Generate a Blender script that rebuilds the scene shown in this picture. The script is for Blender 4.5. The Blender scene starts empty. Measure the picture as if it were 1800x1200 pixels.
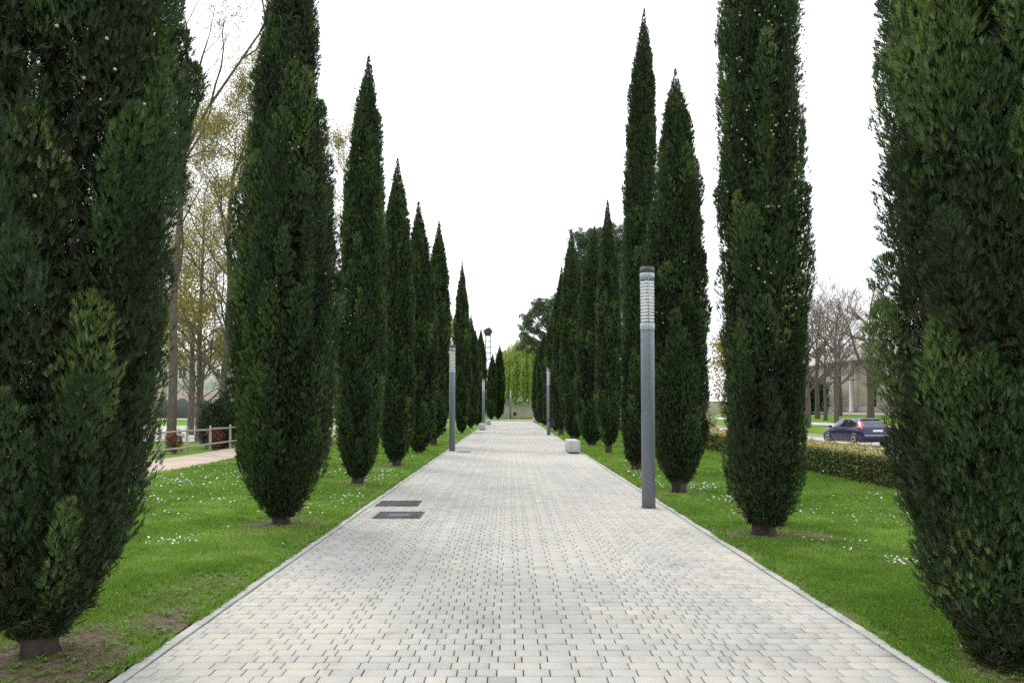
import bpy, bmesh, math
import numpy as np
from mathutils import Vector, Matrix

# ------------------------------------------------------------------ camera, sky, sun, exposure
scene = bpy.context.scene
COL = scene.collection
CAM_H = 1.68
PITCH = math.radians(2.2)
cam_data = bpy.data.cameras.new("camera")
cam = bpy.data.objects.new("camera", cam_data)
COL.objects.link(cam)
cam.location = (0.0, 0.0, CAM_H)
cam.rotation_euler = (math.radians(90) + PITCH, 0.0, 0.0)
cam_data.sensor_width = 36.0
cam_data.lens = 27.0
cam_data.shift_x = 0.0022
cam_data.shift_y = 0.035
cam_data.clip_start = 0.05
cam_data.clip_end = 6000.0
scene.camera = cam

SUN_EL, SUN_AZ = math.radians(52), math.radians(-35)      # azimuth from +Y towards +X
world = bpy.data.worlds.new("World")
scene.world = world
world.use_nodes = True
wn, wl = world.node_tree.nodes, world.node_tree.links
wn.clear()
w_out = wn.new("ShaderNodeOutputWorld")
w_bg = wn.new("ShaderNodeBackground")
w_sky = wn.new("ShaderNodeTexSky")
w_sky.sky_type = 'NISHITA'
w_sky.sun_disc = False
w_sky.sun_elevation = SUN_EL
w_sky.sun_rotation = SUN_AZ
w_sky.dust_density = 3.0
w_tc = wn.new("ShaderNodeTexCoord")
w_noise = wn.new("ShaderNodeTexNoise")
w_noise.inputs["Scale"].default_value = 2.2
w_noise.inputs["Detail"].default_value = 5.0
w_ramp = wn.new("ShaderNodeMapRange")
w_ramp.inputs["From Min"].default_value = 0.36
w_ramp.inputs["From Max"].default_value = 0.56
w_ramp.inputs["To Min"].default_value = 0.80
w_ramp.inputs["To Max"].default_value = 0.97
w_mix = wn.new("ShaderNodeMix")
w_mix.data_type = 'RGBA'
w_mix.inputs[7].default_value = (9.6, 9.8, 10.1, 1.0)      # bright overcast cloud
w_bg.inputs["Strength"].default_value = 0.12
wl.new(w_tc.outputs["Generated"], w_noise.inputs["Vector"])
wl.new(w_noise.outputs["Fac"], w_ramp.inputs["Value"])
wl.new(w_ramp.outputs["Result"], w_mix.inputs[0])
wl.new(w_sky.outputs["Color"], w_mix.inputs[6])
wl.new(w_mix.outputs[2], w_bg.inputs["Color"])
wl.new(w_bg.outputs["Background"], w_out.inputs["Surface"])

sun_data = bpy.data.lights.new("sun", 'SUN')
sun_data.energy = 1.1
sun_data.angle = math.radians(14)
sun_data.color = (1.0, 0.96, 0.9)
sun = bpy.data.objects.new("sun", sun_data)
COL.objects.link(sun)
sv = Vector((math.sin(SUN_AZ) * math.cos(SUN_EL), math.cos(SUN_AZ) * math.cos(SUN_EL), math.sin(SUN_EL)))
sun.rotation_euler = sv.to_track_quat('Z', 'Y').to_euler()
sun.location = (0, 0, 30)

scene.view_settings.view_transform = 'Standard'
scene.view_settings.look = 'None'
scene.view_settings.exposure = 0.68
scene.view_settings.gamma = 1.0
cy = scene.cycles
cy.max_bounces = 6
cy.diffuse_bounces = 3
cy.glossy_bounces = 2
cy.transmission_bounces = 4
cy.transparent_max_bounces = 8
cy.caustics_reflective = False
cy.caustics_refractive = False
try:
    cy.use_denoising = False
except Exception:
    pass

# ------------------------------------------------------------------ helpers
def rng_(seed):
    return np.random.default_rng(seed)

def unit(a):
    return a / np.maximum(np.linalg.norm(a, axis=-1, keepdims=True), 1e-9)

def link(o, parent=None):
    COL.objects.link(o)
    if parent is not None:
        o.parent = parent
    return o

def mesh_np(name, V, Fs, mat, parent=None, attr=None, smooth=False, loc=None):
    """one mesh object from numpy vertices and a list of (n,k) face arrays"""
    if not isinstance(Fs, (list, tuple)):
        Fs = [Fs]
    Fs = [np.asarray(f, dtype=np.int32) for f in Fs if len(f)]
    me = bpy.data.meshes.new(name)
    V = np.asarray(V, dtype=np.float32)
    me.vertices.add(len(V))
    me.vertices.foreach_set("co", V.ravel())
    loops = np.concatenate([f.ravel() for f in Fs])
    tot = np.concatenate([np.full(len(f), f.shape[1], dtype=np.int32) for f in Fs])
    start = np.concatenate([[0], np.cumsum(tot)[:-1]]).astype(np.int32)
    me.loops.add(len(loops))
    me.loops.foreach_set("vertex_index", loops)
    me.polygons.add(len(tot))
    me.polygons.foreach_set("loop_start", start)
    if smooth:
        me.polygons.foreach_set("use_smooth", np.ones(len(tot), dtype=bool))
    me.update(calc_edges=True)
    if attr:
        for k, a in attr.items():
            at = me.attributes.new(k, 'FLOAT', 'POINT')
            at.data.foreach_set("value", np.asarray(a, dtype=np.float32))
    if mat is not None:
        me.materials.append(mat)
    o = bpy.data.objects.new(name, me)
    if loc is not None:
        o.location = loc
    return link(o, parent)

class MB:
    """collects simple solids and builds one mesh"""
    def __init__(self):
        self.V, self.F, self.n = [], {}, 0
    def add(self, V, F):
        V = np.asarray(V, dtype=float)
        F = np.asarray(F, dtype=int)
        self.V.append(V)
        self.F.setdefault(F.shape[1], []).append(F + self.n)
        self.n += len(V)
        return self
    def box(self, c, s, rotz=0.0, bevel=0.0):
        bm = bmesh.new()
        bmesh.ops.create_cube(bm, size=1.0)
        bmesh.ops.scale(bm, vec=s, verts=bm.verts)
        if bevel:
            bmesh.ops.bevel(bm, geom=bm.edges[:], offset=bevel, segments=2, affect='EDGES', profile=0.5)
        bmesh.ops.rotate(bm, cent=(0, 0, 0), matrix=Matrix.Rotation(rotz, 3, 'Z'), verts=bm.verts)
        bmesh.ops.translate(bm, vec=c, verts=bm.verts)
        self.bm(bm)
        return self
    def bm(self, bm):
        bm.verts.index_update()
        V = [v.co[:] for v in bm.verts]
        by = {}
        for f in bm.faces:
            by.setdefault(len(f.verts), []).append([v.index for v in f.verts])
        n0 = self.n
        self.V.append(np.array(V)); self.n += len(V)
        for k, fs in by.items():
            self.F.setdefault(k, []).append(np.array(fs) + n0)
        bm.free()
    def lathe(self, prof, n=32, c=(0, 0, 0), cap=True):
        prof = np.asarray(prof, float)
        a = np.linspace(0, 2 * np.pi, n, endpoint=False)
        V = np.stack([np.outer(prof[:, 0], np.cos(a)), np.outer(prof[:, 0], np.sin(a)),
                      np.repeat(prof[:, 1][:, None], n, 1)], -1).reshape(-1, 3) + np.array(c)
        i = np.arange(len(prof) - 1)[:, None] * n
        j = np.arange(n)[None, :]
        j2 = (j + 1) % n
        F = np.stack([i + j, i + j2, i + n + j2, i + n + j], -1).reshape(-1, 4)
        n0 = self.n
        self.add(V, F)
        if cap:
            m = (len(prof) - 1) * n
            self.F.setdefault(n, []).append(np.array([np.arange(n)[::-1], m + np.arange(n)]) + n0)
        return self
    def tubes(self, segs, n=6):
        V, F = tubes(segs, n)
        return self.add(V, F)
    def build(self, name, mat, parent=None, smooth=False, loc=None, attr=None):
        return mesh_np(name, np.concatenate(self.V), [np.concatenate(f) for f in self.F.values()], mat, parent, attr, smooth, loc)

def tubes(segs, n=6):
    S = np.asarray(segs, float)            # rows: p0(3) p1(3) r0 r1
    p0, p1, r0, r1 = S[:, :3], S[:, 3:6], S[:, 6], S[:, 7]
    d = unit(p1 - p0)
    ref = np.where(np.abs(d[:, 2:3]) > 0.9, np.array([[1.0, 0, 0]]), np.array([[0, 0, 1.0]]))
    u = unit(np.cross(d, ref)); v = np.cross(d, u)
    a = np.linspace(0, 2 * np.pi, n, endpoint=False)
    ring = u[:, None, :] * np.cos(a)[None, :, None] + v[:, None, :] * np.sin(a)[None, :, None]
    A = p0[:, None, :] + ring * r0[:, None, None]
    B = p1[:, None, :] + ring * r1[:, None, None]
    V = np.concatenate([A, B], 1).reshape(-1, 3)
    j = np.arange(n); j2 = (j + 1) % n
    f = np.stack([j, j2, n + j2, n + j], -1)
    F = (np.arange(len(S))[:, None, None] * 2 * n + f[None]).reshape(-1, 4)
    return V, F

def tube_path(pts, rs, n=12, lump=0.0, seed=0):
    """one continuous tapering tube through the points"""
    p = np.asarray(pts, float); rs = np.asarray(rs, float)
    t = unit(np.gradient(p, axis=0))
    ref = np.array([1.0, 0.3, 0.0])
    u = unit(np.cross(t, ref)); v = np.cross(t, u)
    a = np.linspace(0, 2 * np.pi, n, endpoint=False)
    r = rng_(seed)
    k = 1 + lump * (np.sin(3 * a + r.uniform(0, 6)) * 0.6 + np.sin(5 * a + r.uniform(0, 6)) * 0.5)
    R = rs[:, None] * (1 + (k[None] - 1) * np.linspace(1, 0.2, len(p))[:, None])
    V = p[:, None] + u[:, None] * (np.cos(a)[None] * R)[..., None] + v[:, None] * (np.sin(a)[None] * R)[..., None]
    m = len(p)
    i = np.arange(m - 1)[:, None] * n; j = np.arange(n)[None]; j2 = (j + 1) % n
    F = np.stack([i + j, i + j2, i + n + j2, i + n + j], -1).reshape(-1, 4)
    return V.reshape(-1, 3), F

def needles(B, D, S, L, W):
    """thin side sprays: one narrow triangle each"""
    n = len(B)
    V = np.stack([B - S * (W / 2)[:, None], B + S * (W / 2)[:, None], B + D * L[:, None]], 1).reshape(-1, 3)
    return V, np.arange(n * 3).reshape(n, 3)

def diamonds(B, D, S, L, W, fold=0.0):
    """leaf blades: base, two shoulders and a tip"""
    n = len(B)
    L = np.broadcast_to(L, (n,)); W = np.broadcast_to(W, (n,))
    mid = B + D * (L * 0.45)[:, None]
    nrm = np.cross(D, S)
    V = np.stack([B, mid + S * (W / 2)[:, None] + nrm * (W * fold)[:, None], B + D * L[:, None],
                  mid - S * (W / 2)[:, None] + nrm * (W * fold)[:, None]], 1).reshape(-1, 3)
    F = np.arange(n * 4).reshape(n, 4)
    return V, F

def vnoise(x, y, seed=0):
    xi, yi = np.floor(x).astype(np.int64), np.floor(y).astype(np.int64)
    xf, yf = x - xi, y - yi
    def h(a, b):
        t = (a * 374761393 + b * 668265263 + seed * 1442695041) & 0xffffffff
        t = ((t ^ (t >> 13)) * 1274126177) & 0xffffffff
        return ((t ^ (t >> 16)) & 0xffff) / 65535.0
    u, v = xf * xf * (3 - 2 * xf), yf * yf * (3 - 2 * yf)
    return (h(xi, yi) * (1 - u) + h(xi + 1, yi) * u) * (1 - v) + (h(xi, yi + 1) * (1 - u) + h(xi + 1, yi + 1) * u) * v

def fnoise(x, y, seed=0):
    return (vnoise(x, y, seed) * 0.55 + vnoise(x * 2.1, y * 2.1, seed + 1) * 0.3 + vnoise(x * 4.7, y * 4.7, seed + 2) * 0.15)

def tag(o, label=None, cat=None, group=None, kind=None):
    if label: o["label"] = label
    if cat: o["category"] = cat
    if group: o["group"] = group
    if kind: o["kind"] = kind
    return o

def thing(name, loc, label, cat, group=None, rotz=0.0):
    o = bpy.data.objects.new(name, None)
    o.location = loc
    o.rotation_euler = (0, 0, rotz)
    o.empty_display_size = 0.3
    COL.objects.link(o)
    return tag(o, label, cat, group)

def copy_tree(o, loc, label, parent=None, scale=None, rotz=None):
    c = o.copy()
    COL.objects.link(c)
    if parent is not None:
        c.parent = parent
    else:
        c.location = loc
        if label: c["label"] = label
        if scale: c.scale = scale
        if rotz is not None: c.rotation_euler = (0, 0, rotz)
    for ch in list(o.children):
        copy_tree(ch, None, None, c)
    return c

# ------------------------------------------------------------------ materials
def new_mat(name):
    m = bpy.data.materials.new(name)
    m.use_nodes = True
    nt = m.node_tree
    for n in list(nt.nodes):
        nt.nodes.remove(n)
    out = nt.nodes.new("ShaderNodeOutputMaterial")
    return m, nt, out

def ramp_node(nt, stops):
    r = nt.nodes.new("ShaderNodeValToRGB")
    el = r.color_ramp.elements
    while len(el) < len(stops):
        el.new(0.5)
    for e, (p, c) in zip(el, stops):
        e.position = p
        e.color = (*c, 1.0)
    return r

def noise_node(nt, scale, detail=4.0, rough=0.6, coord="Object"):
    tc = nt.nodes.new("ShaderNodeTexCoord")
    n = nt.nodes.new("ShaderNodeTexNoise")
    n.inputs["Scale"].default_value = scale
    n.inputs["Detail"].default_value = detail
    n.inputs["Roughness"].default_value = rough
    nt.links.new(tc.outputs[coord], n.inputs["Vector"])
    return n

def leaf_mat(name, stops, trans=0.25, rough=0.6, spec=0.25):
    """leaf blades coloured by the per-blade attribute v"""
    m, nt, out = new_mat(name)
    at = nt.nodes.new("ShaderNodeAttribute"); at.attribute_name = "v"
    r = ramp_node(nt, stops)
    nt.links.new(at.outputs["Fac"], r.inputs["Fac"])
    p = nt.nodes.new("ShaderNodeBsdfPrincipled")
    p.inputs["Roughness"].default_value = rough
    p.inputs["Specular IOR Level"].default_value = spec
    nt.links.new(r.outputs["Color"], p.inputs["Base Color"])
    if trans > 0:
        t = nt.nodes.new("ShaderNodeBsdfTranslucent")
        g = nt.nodes.new("ShaderNodeMix"); g.data_type = 'RGBA'; g.blend_type = 'MULTIPLY'
        g.inputs[0].default_value = 1.0
        g.inputs[7].default_value = (1.25, 1.25, 0.7, 1)
        nt.links.new(r.outputs["Color"], g.inputs[6])
        nt.links.new(g.outputs[2], t.inputs["Color"])
        mx = nt.nodes.new("ShaderNodeMixShader")
        mx.inputs[0].default_value = trans
        nt.links.new(p.outputs[0], mx.inputs[1]); nt.links.new(t.outputs[0], mx.inputs[2])
        nt.links.new(mx.outputs[0], out.inputs["Surface"])
    else:
        nt.links.new(p.outputs[0], out.inputs["Surface"])
    return m

def rough_mat(name, stops, scale=8.0, rough=0.8, bump=0.0, bump_scale=None, metallic=0.0, spec=0.3, detail=5.0, stretch=None):
    m, nt, out = new_mat(name)
    n = noise_node(nt, scale, detail)
    if stretch:
        mp = nt.nodes.new("ShaderNodeMapping")
        mp.inputs["Scale"].default_value = stretch
        src = n.inputs["Vector"].links[0].from_socket
        nt.links.new(src, mp.inputs["Vector"]); nt.links.new(mp.outputs["Vector"], n.inputs["Vector"])
    r = ramp_node(nt, stops)
    nt.links.new(n.outputs["Fac"], r.inputs["Fac"])
    p = nt.nodes.new("ShaderNodeBsdfPrincipled")
    p.inputs["Roughness"].default_value = rough
    p.inputs["Metallic"].default_value = metallic
    p.inputs["Specular IOR Level"].default_value = spec
    nt.links.new(r.outputs["Color"], p.inputs["Base Color"])
    if bump:
        n2 = noise_node(nt, bump_scale or scale * 3, 6.0)
        if stretch:
            mp2 = nt.nodes.new("ShaderNodeMapping")
            mp2.inputs["Scale"].default_value = stretch
            src = n2.inputs["Vector"].links[0].from_socket
            nt.links.new(src, mp2.inputs["Vector"]); nt.links.new(mp2.outputs["Vector"], n2.inputs["Vector"])
        b = nt.nodes.new("ShaderNodeBump")
        b.inputs["Strength"].default_value = bump
        b.inputs["Distance"].default_value = 0.02
        nt.links.new(n2.outputs["Fac"], b.inputs["Height"])
        nt.links.new(b.outputs["Normal"], p.inputs["Normal"])
    nt.links.new(p.outputs[0], out.inputs["Surface"])
    return m

def plain_mat(name, col, rough=0.5, metallic=0.0, spec=0.5, coat=0.0):
    j = 0.92
    m = rough_mat(name, [(0.3, tuple(c * j for c in col)), (0.7, col)], 6.0, rough, 0, None, metallic, spec)
    if coat:
        for n in m.node_tree.nodes:
            if n.type == 'BSDF_PRINCIPLED':
                n.inputs["Coat Weight"].default_value = coat
                n.inputs["Coat Roughness"].default_value = 0.06
    return m

M = {}
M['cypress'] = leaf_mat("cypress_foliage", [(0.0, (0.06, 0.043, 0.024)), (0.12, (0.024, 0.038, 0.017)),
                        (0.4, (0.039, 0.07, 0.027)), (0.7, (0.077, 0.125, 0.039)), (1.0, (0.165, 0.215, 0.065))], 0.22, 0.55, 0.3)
M['cone'] = rough_mat("cone_scales", [(0.3, (0.27, 0.23, 0.15)), (0.7, (0.5, 0.46, 0.33))], 20, 0.8)
M['bark'] = rough_mat("cypress_bark", [(0.25, (0.016, 0.013, 0.011)), (0.5, (0.042, 0.034, 0.028)), (0.75, (0.1, 0.083, 0.07))],
                      9.0, 0.9, 0.9, 22, stretch=(1, 1, 0.25))
M['bark_pale'] = rough_mat("tree_bark", [(0.3, (0.06, 0.05, 0.042)), (0.7, (0.14, 0.12, 0.1))], 9.0, 0.9, 0.6, 25, stretch=(1, 1, 0.3))
M['twig'] = rough_mat("bare_twigs", [(0.3, (0.12, 0.098, 0.083)), (0.7, (0.23, 0.185, 0.16))], 3.0, 0.9)
M['grass'] = leaf_mat("grass_blades", [(0.0, (0.22, 0.19, 0.07)), (0.1, (0.08, 0.165, 0.02)), (0.45, (0.135, 0.245, 0.04)),
                      (0.8, (0.215, 0.34, 0.075)), (1.0, (0.36, 0.46, 0.15))], 0.35, 0.5, 0.3)
M['daisy'] = rough_mat("daisy_petals", [(0.3, (0.75, 0.75, 0.74)), (0.7, (0.86, 0.86, 0.85))], 30, 0.7)
M['dandelion'] = plain_mat("dandelion_petals", (0.75, 0.55, 0.03), 0.7)
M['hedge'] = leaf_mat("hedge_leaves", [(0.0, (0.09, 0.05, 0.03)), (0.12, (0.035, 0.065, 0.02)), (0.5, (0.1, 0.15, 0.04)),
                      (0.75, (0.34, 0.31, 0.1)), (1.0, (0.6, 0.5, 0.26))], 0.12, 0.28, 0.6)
M['hedge_core'] = rough_mat("hedge_twigs", [(0.3, (0.02, 0.018, 0.01)), (0.7, (0.05, 0.04, 0.022))], 14, 0.95)
M['poplar'] = leaf_mat("spring_leaves", [(0.0, (0.17, 0.13, 0.04)), (0.5, (0.22, 0.2, 0.05)), (1.0, (0.33, 0.32, 0.08))], 0.4)
M['willow'] = leaf_mat("willow_leaves", [(0.0, (0.13, 0.2, 0.045)), (0.5, (0.24, 0.34, 0.075)), (1.0, (0.4, 0.5, 0.15))], 0.4)
M['pine'] = leaf_mat("pine_needles", [(0.0, (0.06, 0.075, 0.03)), (0.5, (0.06, 0.1, 0.05)), (1.0, (0.11, 0.16, 0.08))], 0.1)
M['shrub'] = leaf_mat("dark_shrub_leaves", [(0.0, (0.015, 0.025, 0.014)), (0.6, (0.026, 0.045, 0.022)), (1.0, (0.055, 0.08, 0.04))], 0.1, 0.6, 0.2)
M['redleaf'] = leaf_mat("red_shrub_leaves", [(0.0, (0.05, 0.035, 0.022)), (0.5, (0.11, 0.04, 0.03)), (1.0, (0.27, 0.05, 0.05))], 0.2, 0.4, 0.5)
M['greentree'] = leaf_mat("tree_leaves", [(0.0, (0.05, 0.08, 0.03)), (0.5, (0.1, 0.15, 0.045)), (1.0, (0.2, 0.23, 0.07))], 0.3)
M['concrete'] = rough_mat("bench_concrete", [(0.3, (0.36, 0.37, 0.36)), (0.7, (0.47, 0.475, 0.46))], 5.0, 0.85, 0.25, 60)
M['kerb'] = rough_mat("kerb_concrete", [(0.25, (0.27, 0.27, 0.25)), (0.55, (0.4, 0.4, 0.38)), (0.8, (0.5, 0.49, 0.46))], 2.5, 0.9, 0.3, 70)
M['wall'] = rough_mat("wall_concrete", [(0.3, (0.36, 0.33, 0.28)), (0.7, (0.47, 0.44, 0.38))], 0.6, 0.9, 0.15, 12)
M['pole'] = rough_mat("lamp_grey_paint", [(0.3, (0.15, 0.17, 0.21)), (0.7, (0.205, 0.225, 0.27))], 3.0, 0.42, 0, None, 0.15, 0.5, stretch=(1, 1, 0.2))
M['pole_cap'] = plain_mat("lamp_cap_paint", (0.075, 0.085, 0.105), 0.45)
M['lamp_ring'] = plain_mat("lamp_collar_paint", (0.42, 0.45, 0.49), 0.35, 0.2)
M['louvre'] = plain_mat("lamp_louvre_white", (0.88, 0.89, 0.9), 0.4)
M['iron'] = rough_mat("cast_iron", [(0.3, (0.055, 0.05, 0.055)), (0.7, (0.12, 0.11, 0.115))], 18, 0.65, 0.4, 80, 0.2)
M['iron_worn'] = plain_mat("worn_iron", (0.42, 0.41, 0.42), 0.4, 0.5)
M['asphalt'] = rough_mat("road_asphalt", [(0.3, (0.33, 0.31, 0.28)), (0.7, (0.43, 0.4, 0.36))], 1.2, 0.9, 0.2, 60)
M['pavement'] = rough_mat("pavement_slab", [(0.3, (0.4, 0.39, 0.38)), (0.7, (0.5, 0.49, 0.47))], 1.0, 0.9)
M['dirt'] = rough_mat("dirt_path", [(0.25, (0.33, 0.26, 0.19)), (0.5, (0.43, 0.35, 0.27)), (0.8, (0.52, 0.43, 0.34))], 0.9, 0.95, 0.4, 30)
M['gravel'] = rough_mat("pale_gravel", [(0.35, (0.12, 0.15, 0.08)), (0.5, (0.36, 0.36, 0.33)), (0.7, (0.6, 0.6, 0.58))], 1.1, 0.95)
M['timber'] = rough_mat("fence_timber", [(0.3, (0.24, 0.215, 0.165)), (0.7, (0.4, 0.37, 0.3))], 6.0, 0.85, 0.4, 40, stretch=(1, 1, 0.3))
M['steel'] = plain_mat("tower_steel", (0.07, 0.065, 0.07), 0.6, 0.2)
M['sticks'] = leaf_mat("nest_sticks", [(0.0, (0.1, 0.085, 0.08)), (1.0, (0.26, 0.22, 0.21))], 0.0, 0.9)
M['facade'] = rough_mat("facade_plaster", [(0.3, (0.38, 0.34, 0.28)), (0.7, (0.48, 0.43, 0.36))], 0.5, 0.9, 0.15, 6)
M['plinth'] = rough_mat("plinth_stone", [(0.3, (0.24, 0.22, 0.2)), (0.7, (0.32, 0.3, 0.27))], 1.0, 0.9, 0.2, 10)
M['column'] = plain_mat("column_plaster", (0.55, 0.54, 0.53), 0.8)
M['brick'] = rough_mat("brick_facade", [(0.3, (0.33, 0.27, 0.23)), (0.7, (0.42, 0.35, 0.3))], 1.5, 0.9)
M['white'] = plain_mat("white_plaster", (0.75, 0.75, 0.73), 0.8)
M['roof'] = rough_mat("roof_tiles", [(0.3, (0.26, 0.23, 0.2)), (0.7, (0.37, 0.33, 0.29))], 2.0, 0.9)
M['glass_dark'] = plain_mat("window_glass", (0.03, 0.035, 0.04), 0.08, 0, 0.8)
M['carpaint'] = plain_mat("car_blue_paint", (0.005, 0.006, 0.048), 0.25, 0.1, 0.4, 0.5)
M['cartrim'] = plain_mat("car_black_trim", (0.018, 0.018, 0.02), 0.55)
M['cargray'] = plain_mat("car_bumper_highlight", (0.33, 0.32, 0.42), 0.35)  # grey-lilac colour standing in for the highlight on the rear bumper
M['carglass'] = plain_mat("car_glass", (0.02, 0.025, 0.03), 0.04, 0, 0.9)
M['taillight'] = plain_mat("car_tail_lamp", (0.55, 0.03, 0.06), 0.12, 0, 0.7)
M['rubber'] = plain_mat("tyre_rubber", (0.02, 0.02, 0.02), 0.8)
M['alloy'] = plain_mat("wheel_alloy", (0.6, 0.6, 0.62), 0.3, 0.6)
M['plate'] = plain_mat("number_plate_white", (0.75, 0.75, 0.74), 0.4)
M['bin'] = plain_mat("litter_bin_paint", (0.03, 0.032, 0.042), 0.5)

# clear lamp tube
m_, nt_, out_ = new_mat("lamp_clear_tube")
g_ = nt_.nodes.new("ShaderNodeBsdfGlossy"); g_.inputs["Roughness"].default_value = 0.06
t_ = nt_.nodes.new("ShaderNodeBsdfTransparent"); t_.inputs["Color"].default_value = (0.97, 0.975, 0.98, 1)
f_ = nt_.nodes.new("ShaderNodeValue"); f_.outputs[0].default_value = 0.05
x_ = nt_.nodes.new("ShaderNodeMixShader")
nt_.links.new(f_.outputs[0], x_.inputs[0]); nt_.links.new(t_.outputs[0], x_.inputs[1]); nt_.links.new(g_.outputs[0], x_.inputs[2])
nt_.links.new(x_.outputs[0], out_.inputs["Surface"])
M['tube'] = m_

# pavers: per-stone tone v, broad warm and cool drifts, sandy grain
m_, nt_, out_ = new_mat("paver_stone")
at_ = nt_.nodes.new("ShaderNodeAttribute"); at_.attribute_name = "v"
r_ = ramp_node(nt_, [(0.0, (0.35, 0.342, 0.32)), (0.35, (0.42, 0.412, 0.385)), (0.6, (0.465, 0.454, 0.415)), (0.85, (0.505, 0.487, 0.422)), (1.0, (0.53, 0.507, 0.418))])
nz_ = noise_node(nt_, 160.0, 3.0)
nb_ = noise_node(nt_, 0.9, 5.0)
rg_ = ramp_node(nt_, [(0.3, (0.76, 0.76, 0.76)), (0.7, (1.1, 1.1, 1.1))])
rb_ = ramp_node(nt_, [(0.3, (0.9, 0.9, 0.91)), (0.5, (1.0, 1.0, 1.0)), (0.75, (1.04, 1.03, 0.98))])
ma_ = nt_.nodes.new("ShaderNodeMix"); ma_.data_type = 'RGBA'; ma_.blend_type = 'MULTIPLY'; ma_.inputs[0].default_value = 1.0
mb_ = nt_.nodes.new("ShaderNodeMix"); mb_.data_type = 'RGBA'; mb_.blend_type = 'MULTIPLY'; mb_.inputs[0].default_value = 1.0
nt_.links.new(at_.outputs["Fac"], r_.inputs["Fac"])
nt_.links.new(nz_.outputs["Fac"], rg_.inputs["Fac"]); nt_.links.new(nb_.outputs["Fac"], rb_.inputs["Fac"])
nt_.links.new(r_.outputs["Color"], ma_.inputs[6]); nt_.links.new(rg_.outputs["Color"], ma_.inputs[7])
nt_.links.new(ma_.outputs[2], mb_.inputs[6]); nt_.links.new(rb_.outputs["Color"], mb_.inputs[7])
p_ = nt_.nodes.new("ShaderNodeBsdfPrincipled"); p_.inputs["Roughness"].default_value = 0.85
p_.inputs["Specular IOR Level"].default_value = 0.25
bu_ = nt_.nodes.new("ShaderNodeBump"); bu_.inputs["Strength"].default_value = 0.35; bu_.inputs["Distance"].default_value = 0.004
nt_.links.new(nz_.outputs["Fac"], bu_.inputs["Height"]); nt_.links.new(bu_.outputs["Normal"], p_.inputs["Normal"])
ns_ = noise_node(nt_, 3.2, 8.0, 0.72)
rs_ = ramp_node(nt_, [(0.34, (0.8, 0.79, 0.77)), (0.44, (0.97, 0.97, 0.965)), (0.55, (1.0, 1.0, 1.0))])
mc_ = nt_.nodes.new("ShaderNodeMix"); mc_.data_type = 'RGBA'; mc_.blend_type = 'MULTIPLY'; mc_.inputs[0].default_value = 1.0
nt_.links.new(ns_.outputs["Fac"], rs_.inputs["Fac"]); nt_.links.new(mb_.outputs[2], mc_.inputs[6]); nt_.links.new(rs_.outputs["Color"], mc_.inputs[7])
nt_.links.new(mc_.outputs[2], p_.inputs["Base Color"]); nt_.links.new(p_.outputs[0], out_.inputs["Surface"])
M['paver'] = m_
M['joint'] = rough_mat("joint_sand", [(0.3, (0.05, 0.048, 0.036)), (0.7, (0.11, 0.1, 0.08))], 20, 0.95)

# turf ground: soil where the attribute soil is 1
m_, nt_, out_ = new_mat("turf_ground")
at_ = nt_.nodes.new("ShaderNodeAttribute"); at_.attribute_name = "soil"
na_ = noise_node(nt_, 1.3, 6.0, 0.65)
nb_ = noise_node(nt_, 25.0, 5.0, 0.7)
ga_ = ramp_node(nt_, [(0.3, (0.08, 0.15, 0.02)), (0.55, (0.125, 0.235, 0.028)), (0.75, (0.18, 0.3, 0.05))])
so_ = ramp_node(nt_, [(0.3, (0.06, 0.045, 0.032)), (0.5, (0.13, 0.1, 0.072)), (0.72, (0.22, 0.175, 0.13))])
mx_ = nt_.nodes.new("ShaderNodeMix"); mx_.data_type = 'RGBA'
nt_.links.new(na_.outputs["Fac"], ga_.inputs["Fac"]); nt_.links.new(nb_.outputs["Fac"], so_.inputs["Fac"])
nt_.links.new(at_.outputs["Fac"], mx_.inputs[0]); nt_.links.new(ga_.outputs["Color"], mx_.inputs[6]); nt_.links.new(so_.outputs["Color"], mx_.inputs[7])
p_ = nt_.nodes.new("ShaderNodeBsdfPrincipled"); p_.inputs["Roughness"].default_value = 0.95
p_.inputs["Specular IOR Level"].default_value = 0.1
bu_ = nt_.nodes.new("ShaderNodeBump"); bu_.inputs["Strength"].default_value = 0.8; bu_.inputs["Distance"].default_value = 0.03
nt_.links.new(nb_.outputs["Fac"], bu_.inputs["Height"]); nt_.links.new(bu_.outputs["Normal"], p_.inputs["Normal"])
nt_.links.new(mx_.outputs[2], p_.inputs["Base Color"]); nt_.links.new(p_.outputs[0], out_.inputs["Surface"])
M['turf'] = m_

# ------------------------------------------------------------------ setting: terrain, lawns, paths, road
def grid_sheet(name, xs, ys, zf, mat, attr=None):
    xs, ys = np.asarray(xs, float), np.asarray(ys, float)
    X, Y = np.meshgrid(xs, ys)
    Z = zf(X, Y)
    V = np.stack([X, Y, Z], -1).reshape(-1, 3)
    nx, ny = len(xs), len(ys)
    i, j = np.meshgrid(np.arange(nx - 1), np.arange(ny - 1))
    b = (j * nx + i).ravel()
    F = np.stack([b, b + 1, b + nx + 1, b + nx], -1)
    a = {k: f(X, Y).ravel() for k, f in (attr or {}).items()}
    o = mesh_np(name, V, F, mat, attr=a, smooth=True)
    o["kind"] = "structure"
    return o

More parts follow.
